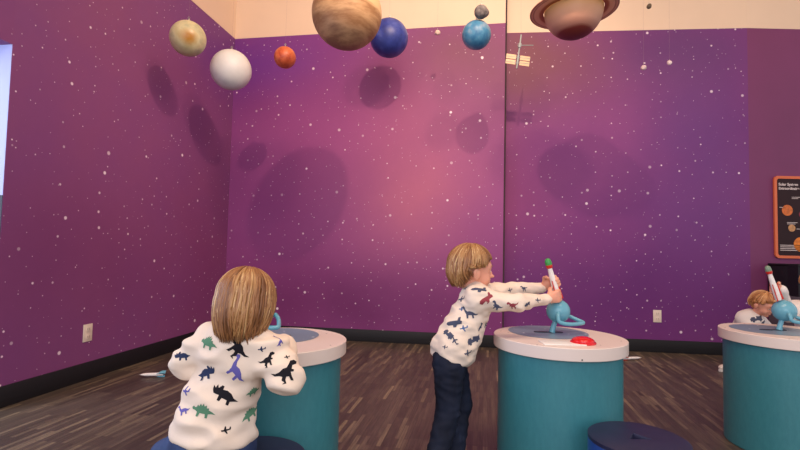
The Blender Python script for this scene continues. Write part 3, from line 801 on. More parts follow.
def make_hair(parent, c, fwd, up=(0, 0, 1), s=1.0, n=900, side_gap=0.9, drop_back=0.075, drop_side=0.05, drop_front=0.0, front_end=1.22, puff=1.0, curl=1.0, mat=None, seed=3, hide_ears=False, bias=0.0):
    rnd = random.Random(seed)
    r, f, u = frame(fwd, up); c = Vector(c)
    A, B, C = 0.078*puff, 0.093*puff, 0.084*puff; hc = (0, -0.012, 0.022)
    verts, faces, val = [], [], []
    def pt(phi, th, off):
        return Vector((math.sin(phi)*math.sin(th)*(A+off)+hc[0], math.cos(phi)*math.sin(th)*(B+off)+hc[1], math.cos(th)*(C+off)+hc[2]))
    for i in range(n):
        phi = rnd.uniform(-PI, PI); ap = abs(phi)
        off = rnd.uniform(-0.002, 0.008)
        th0 = rnd.choice((0.04, 0.15, 0.35, 0.6))*rnd.uniform(0.5, 1.3)
        def lerp(a, b, t): return a+(b-a)*max(0, min(1, t))
        # where each lock stops: fringe, over the ear, back
        if ap < 0.75: the, drop = front_end, drop_front
        elif ap < 1.15: the = lerp(front_end, 1.62, (ap-0.75)/0.4); drop = lerp(drop_front, drop_side if hide_ears else 0.0, (ap-0.75)/0.4)
        elif ap < 1.85: the = 1.60 if not hide_ears else 1.65; drop = drop_side if hide_ears else lerp(0.0, 0.006, (ap-1.15)/0.7)
        else: the = 1.68; drop = lerp(drop_side, drop_back, (ap-1.85)/0.5)
        the += rnd.uniform(-0.07, 0.07); drop *= rnd.uniform(0.72, 1.16); lean = rnd.gauss(0, 0.006)
        m1, m2 = 9, 5
        path = [pt(phi+0.06*math.sin(3*t/m1+i), th0+(the-th0)*t/m1, off-0.004*(t == 0)) for t in range(m1+1)]
        if drop > 0.004:
            e = path[-1]; out = Vector((e.x, e.y-hc[1], 0)).normalized()
            for t in range(1, m2+1):
                q = t/m2
                path.append(e+Vector((-out.y, out.x, 0))*lean*q*q*2+Vector((0, 0, -drop*q))+out*(0.010*math.sin(q*PI)*0.6-0.026*curl*q*q*(drop/0.08)))
        w0 = rnd.uniform(0.0026, 0.0052)*s
        v = min(1, max(0, rnd.gauss(0.42+bias+0.16*math.sin(phi*5+1)+0.1*math.sin(phi*11+2), 0.17)))
        # swept flat lock: width along the surface, thin outward
        N = len(path); base = len(verts)
        for j, p in enumerate(path):
            t = (path[min(j+1, N-1)]-path[max(j-1, 0)]).normalized()
            o = Vector((p.x, p.y-hc[1], (p.z-hc[2]) if p.z > hc[2] else 0)).normalized()
            sd = t.cross(o).normalized(); o = sd.cross(t).normalized()
            wj = w0*(0.55+0.75*math.sin(PI*min(1, (j+1)/(N+0.6))))
            if j == N-1: wj *= 0.3
            for (ca, cb) in ((1, 0), (0, 0.55), (-1, 0), (0, -0.55)):
                q = p + (sd*ca*wj + o*cb*wj*0.8)/s
                wq = c+(r*q.x+f*q.y+u*q.z)*s
                verts.append(tuple(wq)); val.append(max(0, min(1, v+0.10*math.sin(j*1.3+i))))
        for j in range(N-1):
            for k4 in range(4):
                a = base+j*4+k4; b = base+j*4+(k4+1) % 4
                faces.append((a, b, b+4, a+4))
        faces.append(tuple(base+k4 for k4 in (3, 2, 1, 0))); faces.append(tuple(base+(N-1)*4+k4 for k4 in range(4)))
    # scalp cap under the locks
    R = np.array([[r[i], f[i], u[i]] for i in range(3)])
    P = lambda x, y, z: tuple(c+(r*x+f*y+u*z)*s)
    pr = [ell(P(0, -0.014, 0.024), ((A-0.001)*s, (B-0.003)*s, (C-0.002)*s), R), ell(P(0, -0.045, -0.02), (0.062*s, 0.045*s, 0.055*s), R)]
    if hide_ears: pr.append(ell(P(0, -0.02, -0.02-drop_side*0.5), (0.074*s, 0.066*s, 0.05*s), R))
    def cut(D, X, Y, Z):
        q = np.stack([X-c.x, Y-c.y, Z-c.z], -1)@R/s
        fy, fz = q[..., 1], q[..., 2]
        face = np.minimum(fy+0.012-0.6*np.maximum(0, fz), 0.052-fz)      # in front of the ears and below the fringe
        face = np.minimum(fy-0.004, 0.040-fz)
        ear = np.minimum(np.minimum(fy+0.028, 0.008-fz), 1.0) if not hide_ears else np.full_like(D, -1)
        return np.maximum(D, np.maximum(face, ear))
    cap = sdf_mesh('cap', pr, 0.006, cut); b0 = len(verts)
    verts += [tuple(v.co) for v in cap.vertices]; val += [0.34]*len(cap.vertices)
    faces += [tuple(b0+i for i in p.vertices) for p in cap.polygons]
    me = bpy.data.meshes.new('hair'); me.from_pydata(verts, [], faces); me.update()
    at = me.attributes.new('strand', 'FLOAT', 'POINT'); at.data.foreach_set('value', val)
    return link('hair', me, mat or M_HAIR, parent, True)

# printed motifs of the sweatshirts, in units of their own width
STEGO = [(-0.5, 0.02), (-0.42, 0.10), (-0.36, 0.06), (-0.28, 0.10), (-0.24, 0.2), (-0.18, 0.15), (-0.12, 0.27), (-0.06, 0.19), (0.0, 0.30), (0.05, 0.19), (0.13, 0.25), (0.15, 0.14), (0.24, 0.16), (0.24, 0.08), (0.36, 0.04), (0.5, -0.06), (0.34, -0.05), (0.22, -0.08), (0.20, -0.24), (0.12, -0.24), (0.10, -0.10), (-0.12, -0.10), (-0.16, -0.24), (-0.24, -0.24), (-0.24, -0.08), (-0.36, -0.04), (-0.46, -0.05)]
TREX = [(-0.5, 0.24), (-0.42, 0.34), (-0.28, 0.34), (-0.2, 0.24), (-0.1, 0.14), (0.05, 0.14), (0.2, 0.06), (0.36, 0.04), (0.52, 0.12), (0.40, -0.04), (0.24, -0.08), (0.14, -0.14), (0.20, -0.26), (0.12, -0.36), (0.22, -0.40), (0.06, -0.42), (0.06, -0.28), (0.0, -0.18), (-0.10, -0.20), (-0.12, -0.36), (-0.22, -0.40), (-0.20, -0.24), (-0.20, -0.06), (-0.30, -0.08), (-0.34, -0.02), (-0.26, 0.04), (-0.32, 0.16), (-0.46, 0.16)]
TRICE = [(-0.5, 0.0), (-0.54, 0.14), (-0.44, 0.08), (-0.42, 0.22), (-0.34, 0.12), (-0.26, 0.26), (-0.18, 0.26), (-0.16, 0.14), (0.0, 0.18), (0.18, 0.14), (0.32, 0.04), (0.52, 0.0), (0.34, -0.08), (0.26, -0.12), (0.28, -0.26), (0.18, -0.26), (0.14, -0.12), (-0.06, -0.12), (-0.08, -0.26), (-0.18, -0.26), (-0.20, -0.08), (-0.32, -0.10), (-0.42, -0.10)]
LONGN = [(-0.5, 0.40), (-0.42, 0.46), (-0.34, 0.40), (-0.28, 0.22), (-0.18, 0.10), (0.0, 0.12), (0.18, 0.06), (0.36, -0.06), (0.54, -0.06), (0.36, -0.16), (0.22, -0.14), (0.24, -0.34), (0.14, -0.34), (0.10, -0.14), (-0.10, -0.14), (-0.12, -0.34), (-0.22, -0.34), (-0.24, -0.08), (-0.34, 0.08), (-0.40, 0.30), (-0.5, 0.32)]
SHUTTLE = [(-0.5, -0.02), (-0.42, 0.08), (-0.22, 0.12), (0.24, 0.12), (0.30, 0.28), (0.44, 0.30), (0.42, 0.10), (0.5, 0.06), (0.46, -0.10), (0.18, -0.12), (0.10, -0.26), (-0.06, -0.26), (-0.08, -0.12), (-0.36, -0.12)]
TRUCK = [(-0.5, -0.14), (-0.5, 0.06), (-0.36, 0.20), (-0.14, 0.20), (-0.10, 0.06), (-0.02, 0.06), (0.0, 0.24), (0.48, 0.24), (0.5, -0.14), (0.38, -0.14), (0.34, -0.24), (0.22, -0.24), (0.18, -0.14), (-0.18, -0.14), (-0.22, -0.24), (-0.34, -0.24), (-0.38, -0.14)]
CROSSY = [(-0.5, 0.1), (-0.2, 0.06), (-0.06, 0.34), (0.06, 0.34), (0.02, 0.06), (0.3, 0.02), (0.4, 0.18), (0.5, 0.16), (0.44, -0.08), (0.02, -0.1), (0.08, -0.36), (-0.04, -0.36), (-0.2, -0.08), (-0.46, -0.06)]

def decal(V_, F_, MI, bvh, p, n, up, shape, size, ang, mi, flip=False):
    p = Vector(p); n = Vector(n).normalized()
    T = Vector(up).cross(n).normalized(); B = n.cross(T)
    ca, sa = math.cos(ang), math.sin(ang)
    sh = [((-x if flip else x)*size, y*size) for x, y in shape]
    xs = [x for x, _ in sh]; ys = [y for _, y in sh]
    def inside(x, y):
        c_ = False; j = len(sh)-1
        for i in range(len(sh)):
            (x1, y1), (x2, y2) = sh[i], sh[j]
            if (y1 > y) != (y2 > y) and x < (x2-x1)*(y-y1)/(y2-y1)+x1: c_ = not c_
            j = i
        return c_
    g = size*0.085; pts = [Vector(q) for q in sh]
    y = min(ys)
    while y < max(ys):
        x = min(xs)
        while x < max(xs):
            if inside(x, y): pts.append(Vector((x, y)))
            x += g
        y += g
    ed = [(i, (i+1) % len(sh)) for i in range(len(sh))]
    vo, eo, fo, *_ = delaunay_2d_cdt(pts, ed, [], 0, 1e-5)
    base = len(V_); ok = []
    for v in vo:
        x, y = v.x*ca-v.y*sa, v.x*sa+v.y*ca
        q = p+T*x+B*y
        hit = bvh.ray_cast(q+n*0.03, -n, 0.09)
        if hit[0] is None: hit = bvh.find_nearest(q)
        hn = hit[1] if hit[1].dot(n) > 0 else -hit[1]
        V_.append(tuple(hit[0]+hn*0.0011)); 
    for f in fo:
        cx = sum(vo[i].x for i in f)/len(f); cy = sum(vo[i].y for i in f)/len(f)
        if inside(cx, cy): F_.append(tuple(base+i for i in f)); MI.append(mi)

def finish_shirt(me, mats, decals, parent, name='sweatshirt', label=None):
    """put the printed motifs into the shirt's own mesh"""
    bvh = BVHTree.FromPolygons([v.co.copy() for v in me.vertices], [tuple(p.vertices) for p in me.polygons])
    V_ = [tuple(v.co) for v in me.vertices]; F_ = [tuple(p.vertices) for p in me.polygons]; MI = [0]*len(F_)
    for d in decals(bvh): decal(V_, F_, MI, bvh, *d)
    m2 = bpy.data.meshes.new(name); m2.from_pydata(V_, [], F_); m2.update()
    o = link(name, m2, mats, parent, True)
    m2.polygons.foreach_set('material_index', MI)
    if label: o['label'] = label
    return o

def cloth(name, c, bump=0.25, scale=420):
    k = NT(name); nz = k.noise(k.obj(), scale, 2); n2 = k.noise(k.obj(), 5, 3)
    k.color(k.ramp(n2, [(0.3, tuple(x*0.95 for x in c[:3])+(1,)), (0.7, tuple(min(1, x*1.04) for x in c[:3])+(1,))]))
    k.rough(0.9, 0.2); k.bump(nz, bump, 0.002); return k.m
M_CREAMSHIRT = cloth('cream_sweatshirt', srgb(238, 218, 198))
M_WHITESHIRT = cloth('white_shirt', srgb(232, 222, 214))
PR_GREEN = cloth('print_green', srgb(92, 138, 108)); PR_NAVY = cloth('print_navy', srgb(44, 54, 84)); PR_BLACK = cloth('print_black', srgb(30, 28, 34))
PR_PURPLE = cloth('print_violet', srgb(102, 96, 168)); PR_GREY = cloth('print_grey', srgb(78, 82, 102)); PR_RED = cloth('print_red', srgb(150, 66, 74)); PR_BLUE = cloth('print_blue', srgb(74, 104, 150))
k = NT('denim'); nz = k.noise(k.obj(), 300, 2); n2 = k.noise(k.mapping(scale=(1, 1, 0.5)), 16, 4)
k.color(k.ramp(n2, [(0.3, srgb(20, 24, 38)), (0.62, srgb(30, 37, 56)), (0.8, srgb(56, 68, 94))])); k.rough(0.85, 0.25); k.bump(nz, 0.2, 0.001); M_DENIM = k.m
k = NT('denim_blue'); nz = k.noise(k.obj(), 300, 2); n2 = k.noise(k.obj(), 10, 4)
k.color(k.ramp(n2, [(0.3, srgb(44, 58, 92)), (0.75, srgb(72, 90, 130))])); k.rough(0.85, 0.25); k.bump(nz, 0.2, 0.001); M_DENIM2 = k.m
M_SHOE = plain('shoe_grey', srgb(70, 74, 84), 0.6, 0.1, 30); M_SHOEW = plain('shoe_white', srgb(226, 214, 200), 0.6, 0.05, 30)
M_SOLE = plain('sole', srgb(220, 216, 208), 0.6)

def px(px_, py_, Yd): return tuple(wpt(px_, py_, Yd))
def cam_hit(bvh, x, y):
    o = Vector((0, 0, CAM_Z)); d = (FW*FPX + RT*(x-400) + UP*(225-y)).normalized()
    return bvh.ray_cast(o, d, 12)

def shoe(parent, toe_dir, ankle, mat=None):
    d = Vector((toe_dir[0], toe_dir[1], 0)).normalized(); a = Vector(ankle); zb = 0.0
    R = np.array([[d.y, d.x, 0], [-d.x, d.y, 0], [0, 0, 1]])
    h = Vector((a.x, a.y, 0))
    P = lambda x, y, z: tuple(h+d*y+Vector((d.y, -d.x, 0))*x+Vector((0, 0, z)))
    pr = [ell(P(0, 0.0, 0.038), (0.032, 0.042, 0.034), R, 0.02), ell(P(0, 0.075, 0.030), (0.034, 0.055, 0.024), R, 0.03), rcone(P(0, 0, 0.04), P(0, -0.002, 0.082), 0.031, 0.033, 0.02)]
    def cut(D, X, Y, Z): return np.maximum(D, 0.010-Z)
    me = sdf_mesh('shoe', pr, 0.006, cut); o = link('shoe', me, mat or M_SHOE, parent, True)
    bm = bmesh.new(); out = []
    for i in range(28):
        t = 2*PI*i/28; out.append(P(0.036*math.cos(t), 0.045+0.088*math.sin(t), 0))
    A = [bm.verts.new((p[0], p[1], 0.0)) for p in out]; B = [bm.verts.new((p[0], p[1], 0.016)) for p in out]
    bm.faces.new(A); bm.faces.new(B)
    for i in range(28): bm.faces.new([A[i], A[(i+1) % 28], B[(i+1) % 28], B[i]])
    bm_obj('sole', bm, M_SOLE, o)

# ---------------------------------------------------------------- child standing at the middle table
t = thing('person', 'child in cream printed sweatshirt and dark jeans standing, reaching to the middle globe', 'person', (0, 0, 0))
HF = (0.975, 0.20, -0.06); HC = Vector(px(472, 269, 2.20))
hp, HP, HR = head_prims(HC, HF, (0.08, -0.02, 1), 1.0)
shN, shF = Vector((0.345, 2.100, 0.738)), Vector((0.385, 2.265, 0.750))      # near and far shoulder
pel = Vector((0.222, 2.150, 0.47)); chest = Vector((0.345, 2.175, 0.70))
wrN = Vector(px(548, 299, 2.185)); wrF = Vector(px(544, 286.5, 2.300))
elN = Vector(px(517, 303, 2.08)); elF = Vector(px(512, 291, 2.36))
RB, RTp = Vector((0.742, 2.245, 0.7235)), Vector((0.687, 2.235, 0.913)); rax = (RTp-RB).normalized()
side = Vector((-0.2, 1, 0)).normalized()
fwdB = Vector((0.96, 0.2, 0.0))
body = list(hp)
neck = HC+Vector((-0.015, -0.004, -0.085))
body += [rcone(HC+Vector((-0.02, 0, -0.06)), chest+Vector((0.0, 0, 0.045)), 0.036, 0.042, 0.02),
         rcone(chest+Vector((0, 0, 0.0)), pel, 0.062, 0.066, 0.03, (fwdB, 1.15)), rcone(shN, shF, 0.032, 0.032, 0.03),
         rcone(shN, elN, 0.028, 0.023, 0.01), rcone(elN, wrN, 0.022, 0.0155, 0.01), rcone(shF, elF, 0.028, 0.023, 0.01), rcone(elF, wrF, 0.022, 0.0155, 0.01)]
grN = RB + rax*0.018; grF = RB+rax*0.078
dN = (Vector((grN.x+0.002, grN.y-0.036, grN.z+0.004))-wrN).normalized(); dF = (Vector((grF.x+0.002, grF.y+0.036, grF.z))-wrF).normalized()
# near hand: palm towards the rocket, away from the camera side; far hand mirrors it
body += hand_prims(wrN, dN, Vector((-0.1, 1, 0)), 1, 1.2, (0.5, 1.25, 1.1), 0.03)
body += hand_prims(wrF, dF, Vector((-0.1, -1, 0)), -1, 1.2, (0.45, 1.15, 1.1), 0.03)
hipN, hipF = pel+Vector((0.005, -0.05, -0.035)), pel+Vector((0.025, 0.05, -0.035))
knN, knF = Vector((0.220, 2.08, 0.255)), Vector((0.290, 2.19, 0.26))
anN, anF = Vector((0.168, 2.02, 0.07)), Vector((0.255, 2.13, 0.07))
for h_, k_, a_ in ((hipN, knN, anN), (hipF, knF, anF)):
    body += [rcone(h_, k_, 0.046, 0.032, 0.02), rcone(k_, a_, 0.032, 0.022, 0.012), rcone(a_, a_+Vector((0.05, 0.005, -0.045)), 0.018, 0.014, 0.01)]
me = sdf_mesh('body', body, 0.0036); smooth_mesh(me, 1, 0.4); link('body', me, M_SKIN, t)
add_face(t, HP, HR)
make_hair(t, HC, HF, (0.08, -0.02, 1), 1.0, 1900, drop_back=0.085, drop_side=0.030, front_end=1.20, puff=1.06, seed=5, bias=0.02)
# sweatshirt
sh = [rcone(chest+Vector((0.0, 0.0, 0.005)), pel+Vector((0.024, 0, 0.03)), 0.082, 0.108, 0.03, (fwdB, 1.12)),
      rcone(shN+Vector((0, 0.015, -0.008)), shF+Vector((0, -0.015, -0.008)), 0.050, 0.050, 0.03),
      rcone(chest+Vector((0.0, 0, 0.01)), chest+Vector((0.005, 0, 0.060)), 0.070, 0.047, 0.02),
      rcone(shN+Vector((0, 0.005, -0.01)), elN, 0.047, 0.035, 0.03), rcone(elN, wrN+(elN-wrN).normalized()*0.012, 0.036, 0.0235, 0.015),
      rcone(shF+Vector((0, -0.005, -0.01)), elF, 0.050, 0.036, 0.03), rcone(elF, wrF+(elF-wrF).normalized()*0.012, 0.036, 0.0235, 0.015)]
tilt = (chest-pel).normalized()
hemP = pel+Vector((0.012, 0, -0.012))
hn = Vector((0.24, 0.0, 0.97)).normalized()
def hem(D, X, Y, Z):
    pl = -((X-hemP.x)*hn.x+(Y-hemP.y)*hn.y+(Z-hemP.z)*hn.z)
    q = np.clip(1-(-pl)/0.035, 0, 1)*(X < 0.42)
    return np.maximum(D+q*q*0.006, pl)
me = sdf_mesh('sweatshirt', sh, 0.0055, hem); wrinkle(me, 0.011, 11, (1.0, 1.0, 2.0), 2.0); smooth_mesh(me, 2, 0.5)
def decN(bvh):
    out = []
    rows = [(479, 289, SHUTTLE, 0.055, -0.3, 1), (462, 299, CROSSY, 0.036, 0.3, 1), (486, 299, SHUTTLE, 0.055, 0.6, 2), (470, 313, LONGN, 0.055, 0.1, 1), (454, 323, SHUTTLE, 0.060, 0.2, 1), (497, 306, TREX, 0.042, -0.4, 1),
            (448, 334, TRUCK, 0.046, -0.6, 1), (473, 340, TRUCK, 0.055, 0.3, 1), (464, 328, CROSSY, 0.03, 0.4, 3), (455, 341, CROSSY, 0.03, -0.9, 1), (468, 353, CROSSY, 0.034, 0.2, 1), (486, 324, CROSSY, 0.034, 0.8, 1), (445, 347, CROSSY, 0.02, 0, 1),
            (513, 305, TREX, 0.040, 0.3, 2), (528, 304, TRICE, 0.034, 0.5, 1), (538, 300, CROSSY, 0.024, 0, 1), (510, 290, CROSSY, 0.026, 0.2, 1), (524, 288, TREX, 0.028, 0.2, 1), (484, 284, CROSSY, 0.03, 0, 1), (466, 288, CROSSY, 0.026, 0.7, 1), (462, 309, CROSSY, 0.024, 0.2, 3), (480, 327, SHUTTLE, 0.034, 1.0, 1)]
    for x, y, s_, sz, a, mi in rows:
        h = cam_hit(bvh, x, y)
        if h[0] is not None: out.append((h[0], h[1] if h[1].y < 0 else -h[1], (0, 0, 1), s_, sz*1.22, a, mi))
    rnd = random.Random(4)
    for i in range(14):      # the side turned away from the photo
        p = Vector((rnd.uniform(0.18, 0.44), 2.45, rnd.uniform(0.50, 0.74)))
        h = bvh.ray_cast(p, Vector((0, -1, 0)), 0.3)
        if h[0] is not None: out.append((h[0], h[1] if h[1].y > 0 else -h[1], (0, 0, 1), rnd.choice((SHUTTLE, TRUCK, TREX)), 0.045, rnd.uniform(-0.6, 0.6), rnd.choice((1, 1, 2, 3))))
    return out
finish_shirt(me, [M_CREAMSHIRT, PR_GREY, PR_RED, PR_BLUE], decN, t)
# jeans
jn = [rcone(pel+Vector((0.008, -0.028, -0.01)), pel+Vector((0.020, 0.028, -0.01)), 0.074, 0.074, 0.03)]
for h_, k_, a_ in ((hipN, knN, anN), (hipF, knF, anF)):
    jn += [rcone(h_, k_, 0.066, 0.049, 0.02), rcone(k_, a_, 0.048, 0.044, 0.015)]
me = sdf_mesh('jeans', jn, 0.006, lambda D, X, Y, Z: np.maximum(D, np.maximum(Z-0.485-0.2*(X-0.235)*-1, 0.045-Z))); wrinkle(me, 0.006, 11, (1, 1, 2.2), 7.0); link('jeans', me, M_DENIM, t, True)
shoe(t, (1, 0.05), anN); shoe(t, (1, 0.1), anF)

# ---------------------------------------------------------------- child seated at the left table, seen from behind
t = thing('person', 'child in cream dinosaur sweatshirt seated with back to us at the left table', 'person', (0, 0, 0))
HF1 = (0.30, 0.93, -0.22); HC1 = Vector(px(247.5, 303, 1.43))
hp, HP, HR = head_prims(HC1, HF1, (0.03, 0.2, 1), 0.92)
pel = Vector((-0.530, 1.42, 0.375)); chest = Vector((-0.475, 1.43, 0.625))
shL, shR = Vector((-0.565, 1.435, 0.655)), Vector((-0.375, 1.41, 0.645))
elL, elR = Vector((-0.618, 1.435, 0.592)), Vector((-0.315, 1.38, 0.570))
wrL, wrR = Vector((-0.610, 1.625, 0.615)), Vector((-0.375, 1.60, 0.628))
body = list(hp)+[rcone(HC1+Vector((-0.01, -0.02, -0.06)), chest+Vector((0.0, 0, 0.04)), 0.036, 0.042, 0.02),
     rcone(chest, pel, 0.066, 0.068, 0.03), rcone(shL, shR, 0.032, 0.032, 0.03),
     rcone(shL, elL, 0.028, 0.023, 0.01), rcone(elL, wrL, 0.022, 0.0155, 0.01), rcone(shR, elR, 0.028, 0.023, 0.01), rcone(elR, wrR, 0.022, 0.0155, 0.01)]
body += hand_prims(wrL, (0.12, 1, -0.14), (0.1, 0.1, -1), -1, 0.98, (0.1, 0.25, 0.25), 0.10, 0.1)
body += hand_prims(wrR, (-0.25, 1, -0.16), (0.1, 0.1, -1), 1, 0.98, (0.1, 0.25, 0.25), 0.10, 0.1)
hL, hR = pel+Vector((-0.055, 0.02, -0.02)), pel+Vector((0.055, 0.02, -0.02))
kL, kR = Vector((-0.69, 1.49, 0.30)), Vector((-0.625, 1.60, 0.345))
aL, aR = Vector((-0.74, 1.50, 0.07)), Vector((-0.645, 1.60, 0.07))
for h_, k_, a_ in ((hL, kL, aL), (hR, kR, aR)):
    body += [rcone(h_, k_, 0.046, 0.032, 0.02), rcone(k_, a_, 0.032, 0.022, 0.012), rcone(a_, a_+Vector((0.0, 0.05, -0.045)), 0.018, 0.014, 0.01)]
me = sdf_mesh('body', body, 0.0038); smooth_mesh(me, 1, 0.4); link('body', me, M_SKIN, t)
add_face(t, HP, HR, 0.92)
make_hair(t, HC1, HF1, (0.03, 0.2, 1), 0.92, 2100, drop_back=0.120, drop_side=0.104, curl=0.6, drop_front=0.0, front_end=1.2, puff=1.02, seed=11, hide_ears=True, bias=-0.02)
sh = [rcone(chest+Vector((0.006, 0, 0.0)), pel+Vector((0.014, 0, 0.10)), 0.090, 0.094, 0.03, ((0, 1, 0), 1.1)), rcone(pel+Vector((0.012, 0, 0.10)), pel+Vector((0.006, 0, 0.03)), 0.096, 0.121, 0.03, ((0, 1, 0), 1.12)),
      rcone(shL+Vector((0.015, 0, -0.01)), shR+Vector((-0.015, 0, -0.01)), 0.056, 0.056, 0.03), rcone(chest+Vector((0, 0, 0.0)), chest+Vector((0.012, 0, 0.078)), 0.085, 0.05, 0.03),
      rcone(shL+Vector((0, 0, -0.01)), elL, 0.052, 0.040, 0.015), rcone(elL, wrL+Vector((0, -0.01, 0)), 0.042, 0.026, 0.01),
      rcone(shR+Vector((0, 0, -0.01)), elR, 0.054, 0.044, 0.03), rcone(elR, wrR+Vector((0, -0.01, 0)), 0.046, 0.027, 0.015)]
hemZ = 0.388
def hem1(D, X, Y, Z):
    z = Z+(X+0.5)*0.10
    q = np.clip(1-(z-hemZ)/0.035, 0, 1)
    return np.maximum(D+q*0.009, hemZ-z)
me = sdf_mesh('sweatshirt', sh, 0.0048, hem1); wrinkle(me, 0.017, 8, (1.0, 1.0, 2.2), 3.3); smooth_mesh(me, 2, 0.5)
def dec1(bvh):
    out = []
    rows = [(208, 343.5, STEGO, 0.062, -0.15, 1, 0), (239, 348, TREX, 0.066, -0.95, 3, 0), (206, 373, TRICE, 0.062, 0.35, 2, 1), (237, 371, LONGN, 0.064, -0.9, 4, 0), (225, 395.5, TRICE, 0.068, -0.5, 3, 0), (203, 411, STEGO, 0.064, -0.15, 1, 0),
            (250, 414, STEGO, 0.060, 0.35, 1, 1), (267, 360, TREX, 0.044, 0.4, 3, 1), (285, 372, TREX, 0.066, 0.3, 3, 1), (183, 356, TRICE, 0.044, 0.1, 2, 0), (194, 324, LONGN, 0.045, -0.3, 4, 0), (186, 391, CROSSY, 0.03, 0.2, 4, 0), (253, 392, STEGO, 0.045, 0.1, 1, 1),
            (184, 410, LONGN, 0.036, 0.5, 4, 0), (226, 430, CROSSY, 0.026, 0.1, 3, 0), (280, 342, LONGN, 0.026, 0.6, 4, 1), (287, 357, CROSSY, 0.016, 0, 3, 0), (218, 360, CROSSY, 0.0, 0, 3, 0), (262, 349, CROSSY, 0.02, 0.2, 2, 0)]
    for x, y, s_, sz, a, mi, fl in rows:
        if sz <= 0: continue
        h = cam_hit(bvh, x, y)
        if h[0] is not None: out.append((h[0], h[1] if h[1].y < 0 else -h[1], (0, 0, 1), s_, sz*1.1, a, mi, bool(fl)))
    rnd = random.Random(8)
    for i in range(10):
        p = Vector((rnd.uniform(-0.6, -0.4), 1.62, rnd.uniform(0.42, 0.6)))
        h = bvh.ray_cast(p, Vector((0, -1, 0)), 0.3)
        if h[0] is not None: out.append((h[0], h[1] if h[1].y > 0 else -h[1], (0, 0, 1), rnd.choice((STEGO, TRICE, TREX)), 0.05, rnd.uniform(-0.6, 0.6), rnd.choice((1, 2, 3, 4))))
    return out
finish_shirt(me, [M_CREAMSHIRT, PR_GREEN, PR_NAVY, PR_BLACK, PR_PURPLE], dec1, t)
jn = [rcone(pel+Vector((-0.03, -0.01, 0.0)), pel+Vector((0.03, -0.01, 0.0)), 0.082, 0.082, 0.03)]
for h_, k_, a_ in ((hL, kL, aL), (hR, kR, aR)):
    jn += [rcone(h_, k_, 0.066, 0.048, 0.02), rcone(k_, a_, 0.048, 0.044, 0.015)]
me = sdf_mesh('jeans', jn, 0.006, lambda D, X, Y, Z: np.maximum(D, np.maximum(0.045-Z, np.maximum(Z-0.43, np.where((X+0.44)**2+(Y-1.50)**2 < 0.172**2, 0.302-Z, -1))))); wrinkle(me, 0.004, 12, (1, 1, 2), 7.0); link('jeans', me, M_DENIM2, t, True)
shoe(t, (-0.3, 1), aL); shoe(t, (-0.75, 0.6), aR)

# ---------------------------------------------------------------- blond toddler bending behind the right table
M_BLOND = hair_material('blond_hair', [(0.0, srgb(140, 84, 44)), (0.4, srgb(196, 132, 78)), (0.7, srgb(222, 168, 110)), (1.0, srgb(238, 200, 150))])
t = thing('person', 'blond toddler in a white shirt bending behind the rightmost table', 'person', (0, 0, 0))
HC2 = Vector(px(763, 304, 3.7)); F2 = (0.35, -0.80, -0.45)
hp, HP, HR = head_prims(HC2, F2, (0.1, -0.3, 1), 0.86)
ch = HC2+Vector((-0.045, 0.08, -0.135)); pl_ = Vector((HC2.x+0.01, HC2.y+0.20, 0.36))
s1, s2 = ch+Vector((-0.050, 0.0, 0.01)), ch+Vector((0.085, 0.03, 0.01))
e1, e2 = s1+Vector((-0.02, -0.10, -0.08)), s2+Vector((0.05, -0.08, -0.09)); w1, w2 = e1+Vector((0.05, -0.12, 0.01)), e2+Vector((-0.02, -0.13, 0.01))
body = list(hp)+[rcone(HC2+Vector((-0.01, 0.03, -0.05)), ch, 0.034, 0.04, 0.02), rcone(ch, pl_, 0.06, 0.062, 0.03), rcone(s1, s2, 0.03, 0.03, 0.03), rcone(s1, e1, 0.026, 0.022, 0.01), rcone(e1, w1, 0.021, 0.015, 0.01), rcone(s2, e2, 0.026, 0.022, 0.01), rcone(e2, w2, 0.021, 0.015, 0.01)]
body += hand_prims(w1, (0.1, -1, -0.1), (0, 0, -1), 1, 0.9, (0.2, 0.3, 0.3)); body += hand_prims(w2, (-0.1, -1, -0.1), (0, 0, -1), -1, 0.9, (0.2, 0.3, 0.3))
q1, q2 = pl_+Vector((-0.05, 0, -0.03)), pl_+Vector((0.05, 0, -0.03)); k1, k2 = q1+Vector((-0.01, -0.03, -0.14)), q2+Vector((0.01, -0.03, -0.14))
a1 = Vector((2.765, 4.02, 0.065)); a2 = Vector((k2.x, k2.y+0.05, 0.065))
for h_, k_, a_ in ((q1, k1, a1), (q2, k2, a2)): body += [rcone(h_, k_, 0.042, 0.03, 0.02), rcone(k_, a_, 0.03, 0.02, 0.012), rcone(a_, a_+Vector((0.0, -0.04, -0.042)), 0.018, 0.014, 0.01)]
link('body', sdf_mesh('body', body, 0.0055), M_SKIN, t); add_face(t, HP, HR, 0.86)
make_hair(t, HC2, F2, (0.1, -0.3, 1), 0.86, 600, drop_back=0.06, drop_side=0.03, front_end=1.1, puff=1.06, seed=21, mat=M_BLOND)
sh = [rcone(ch, pl_, 0.088, 0.095, 0.03), rcone(s1, s2, 0.048, 0.048, 0.03), rcone(s1, e1, 0.046, 0.034, 0.02), rcone(e1, w1, 0.033, 0.023, 0.01), rcone(s2, e2, 0.046, 0.034, 0.02), rcone(e2, w2, 0.033, 0.023, 0.01)]
me = sdf_mesh('shirt', sh, 0.008, lambda D, X, Y, Z: np.maximum(D, 0.335-Z)); wrinkle(me, 0.005, 9); 
def dec2(bvh):
    out = []
    for x, y, s_, sz in ((757, 319, TRUCK, 0.09), (764, 322, SHUTTLE, 0.08), (760, 326, TRUCK, 0.08), (768, 317, CROSSY, 0.06)):
        h = cam_hit(bvh, x, y)
        if h[0] is not None: out.append((h[0], h[1] if h[1].y < 0 else -h[1], (0, 0, 1), s_, sz, 0.2, 1))
    return out
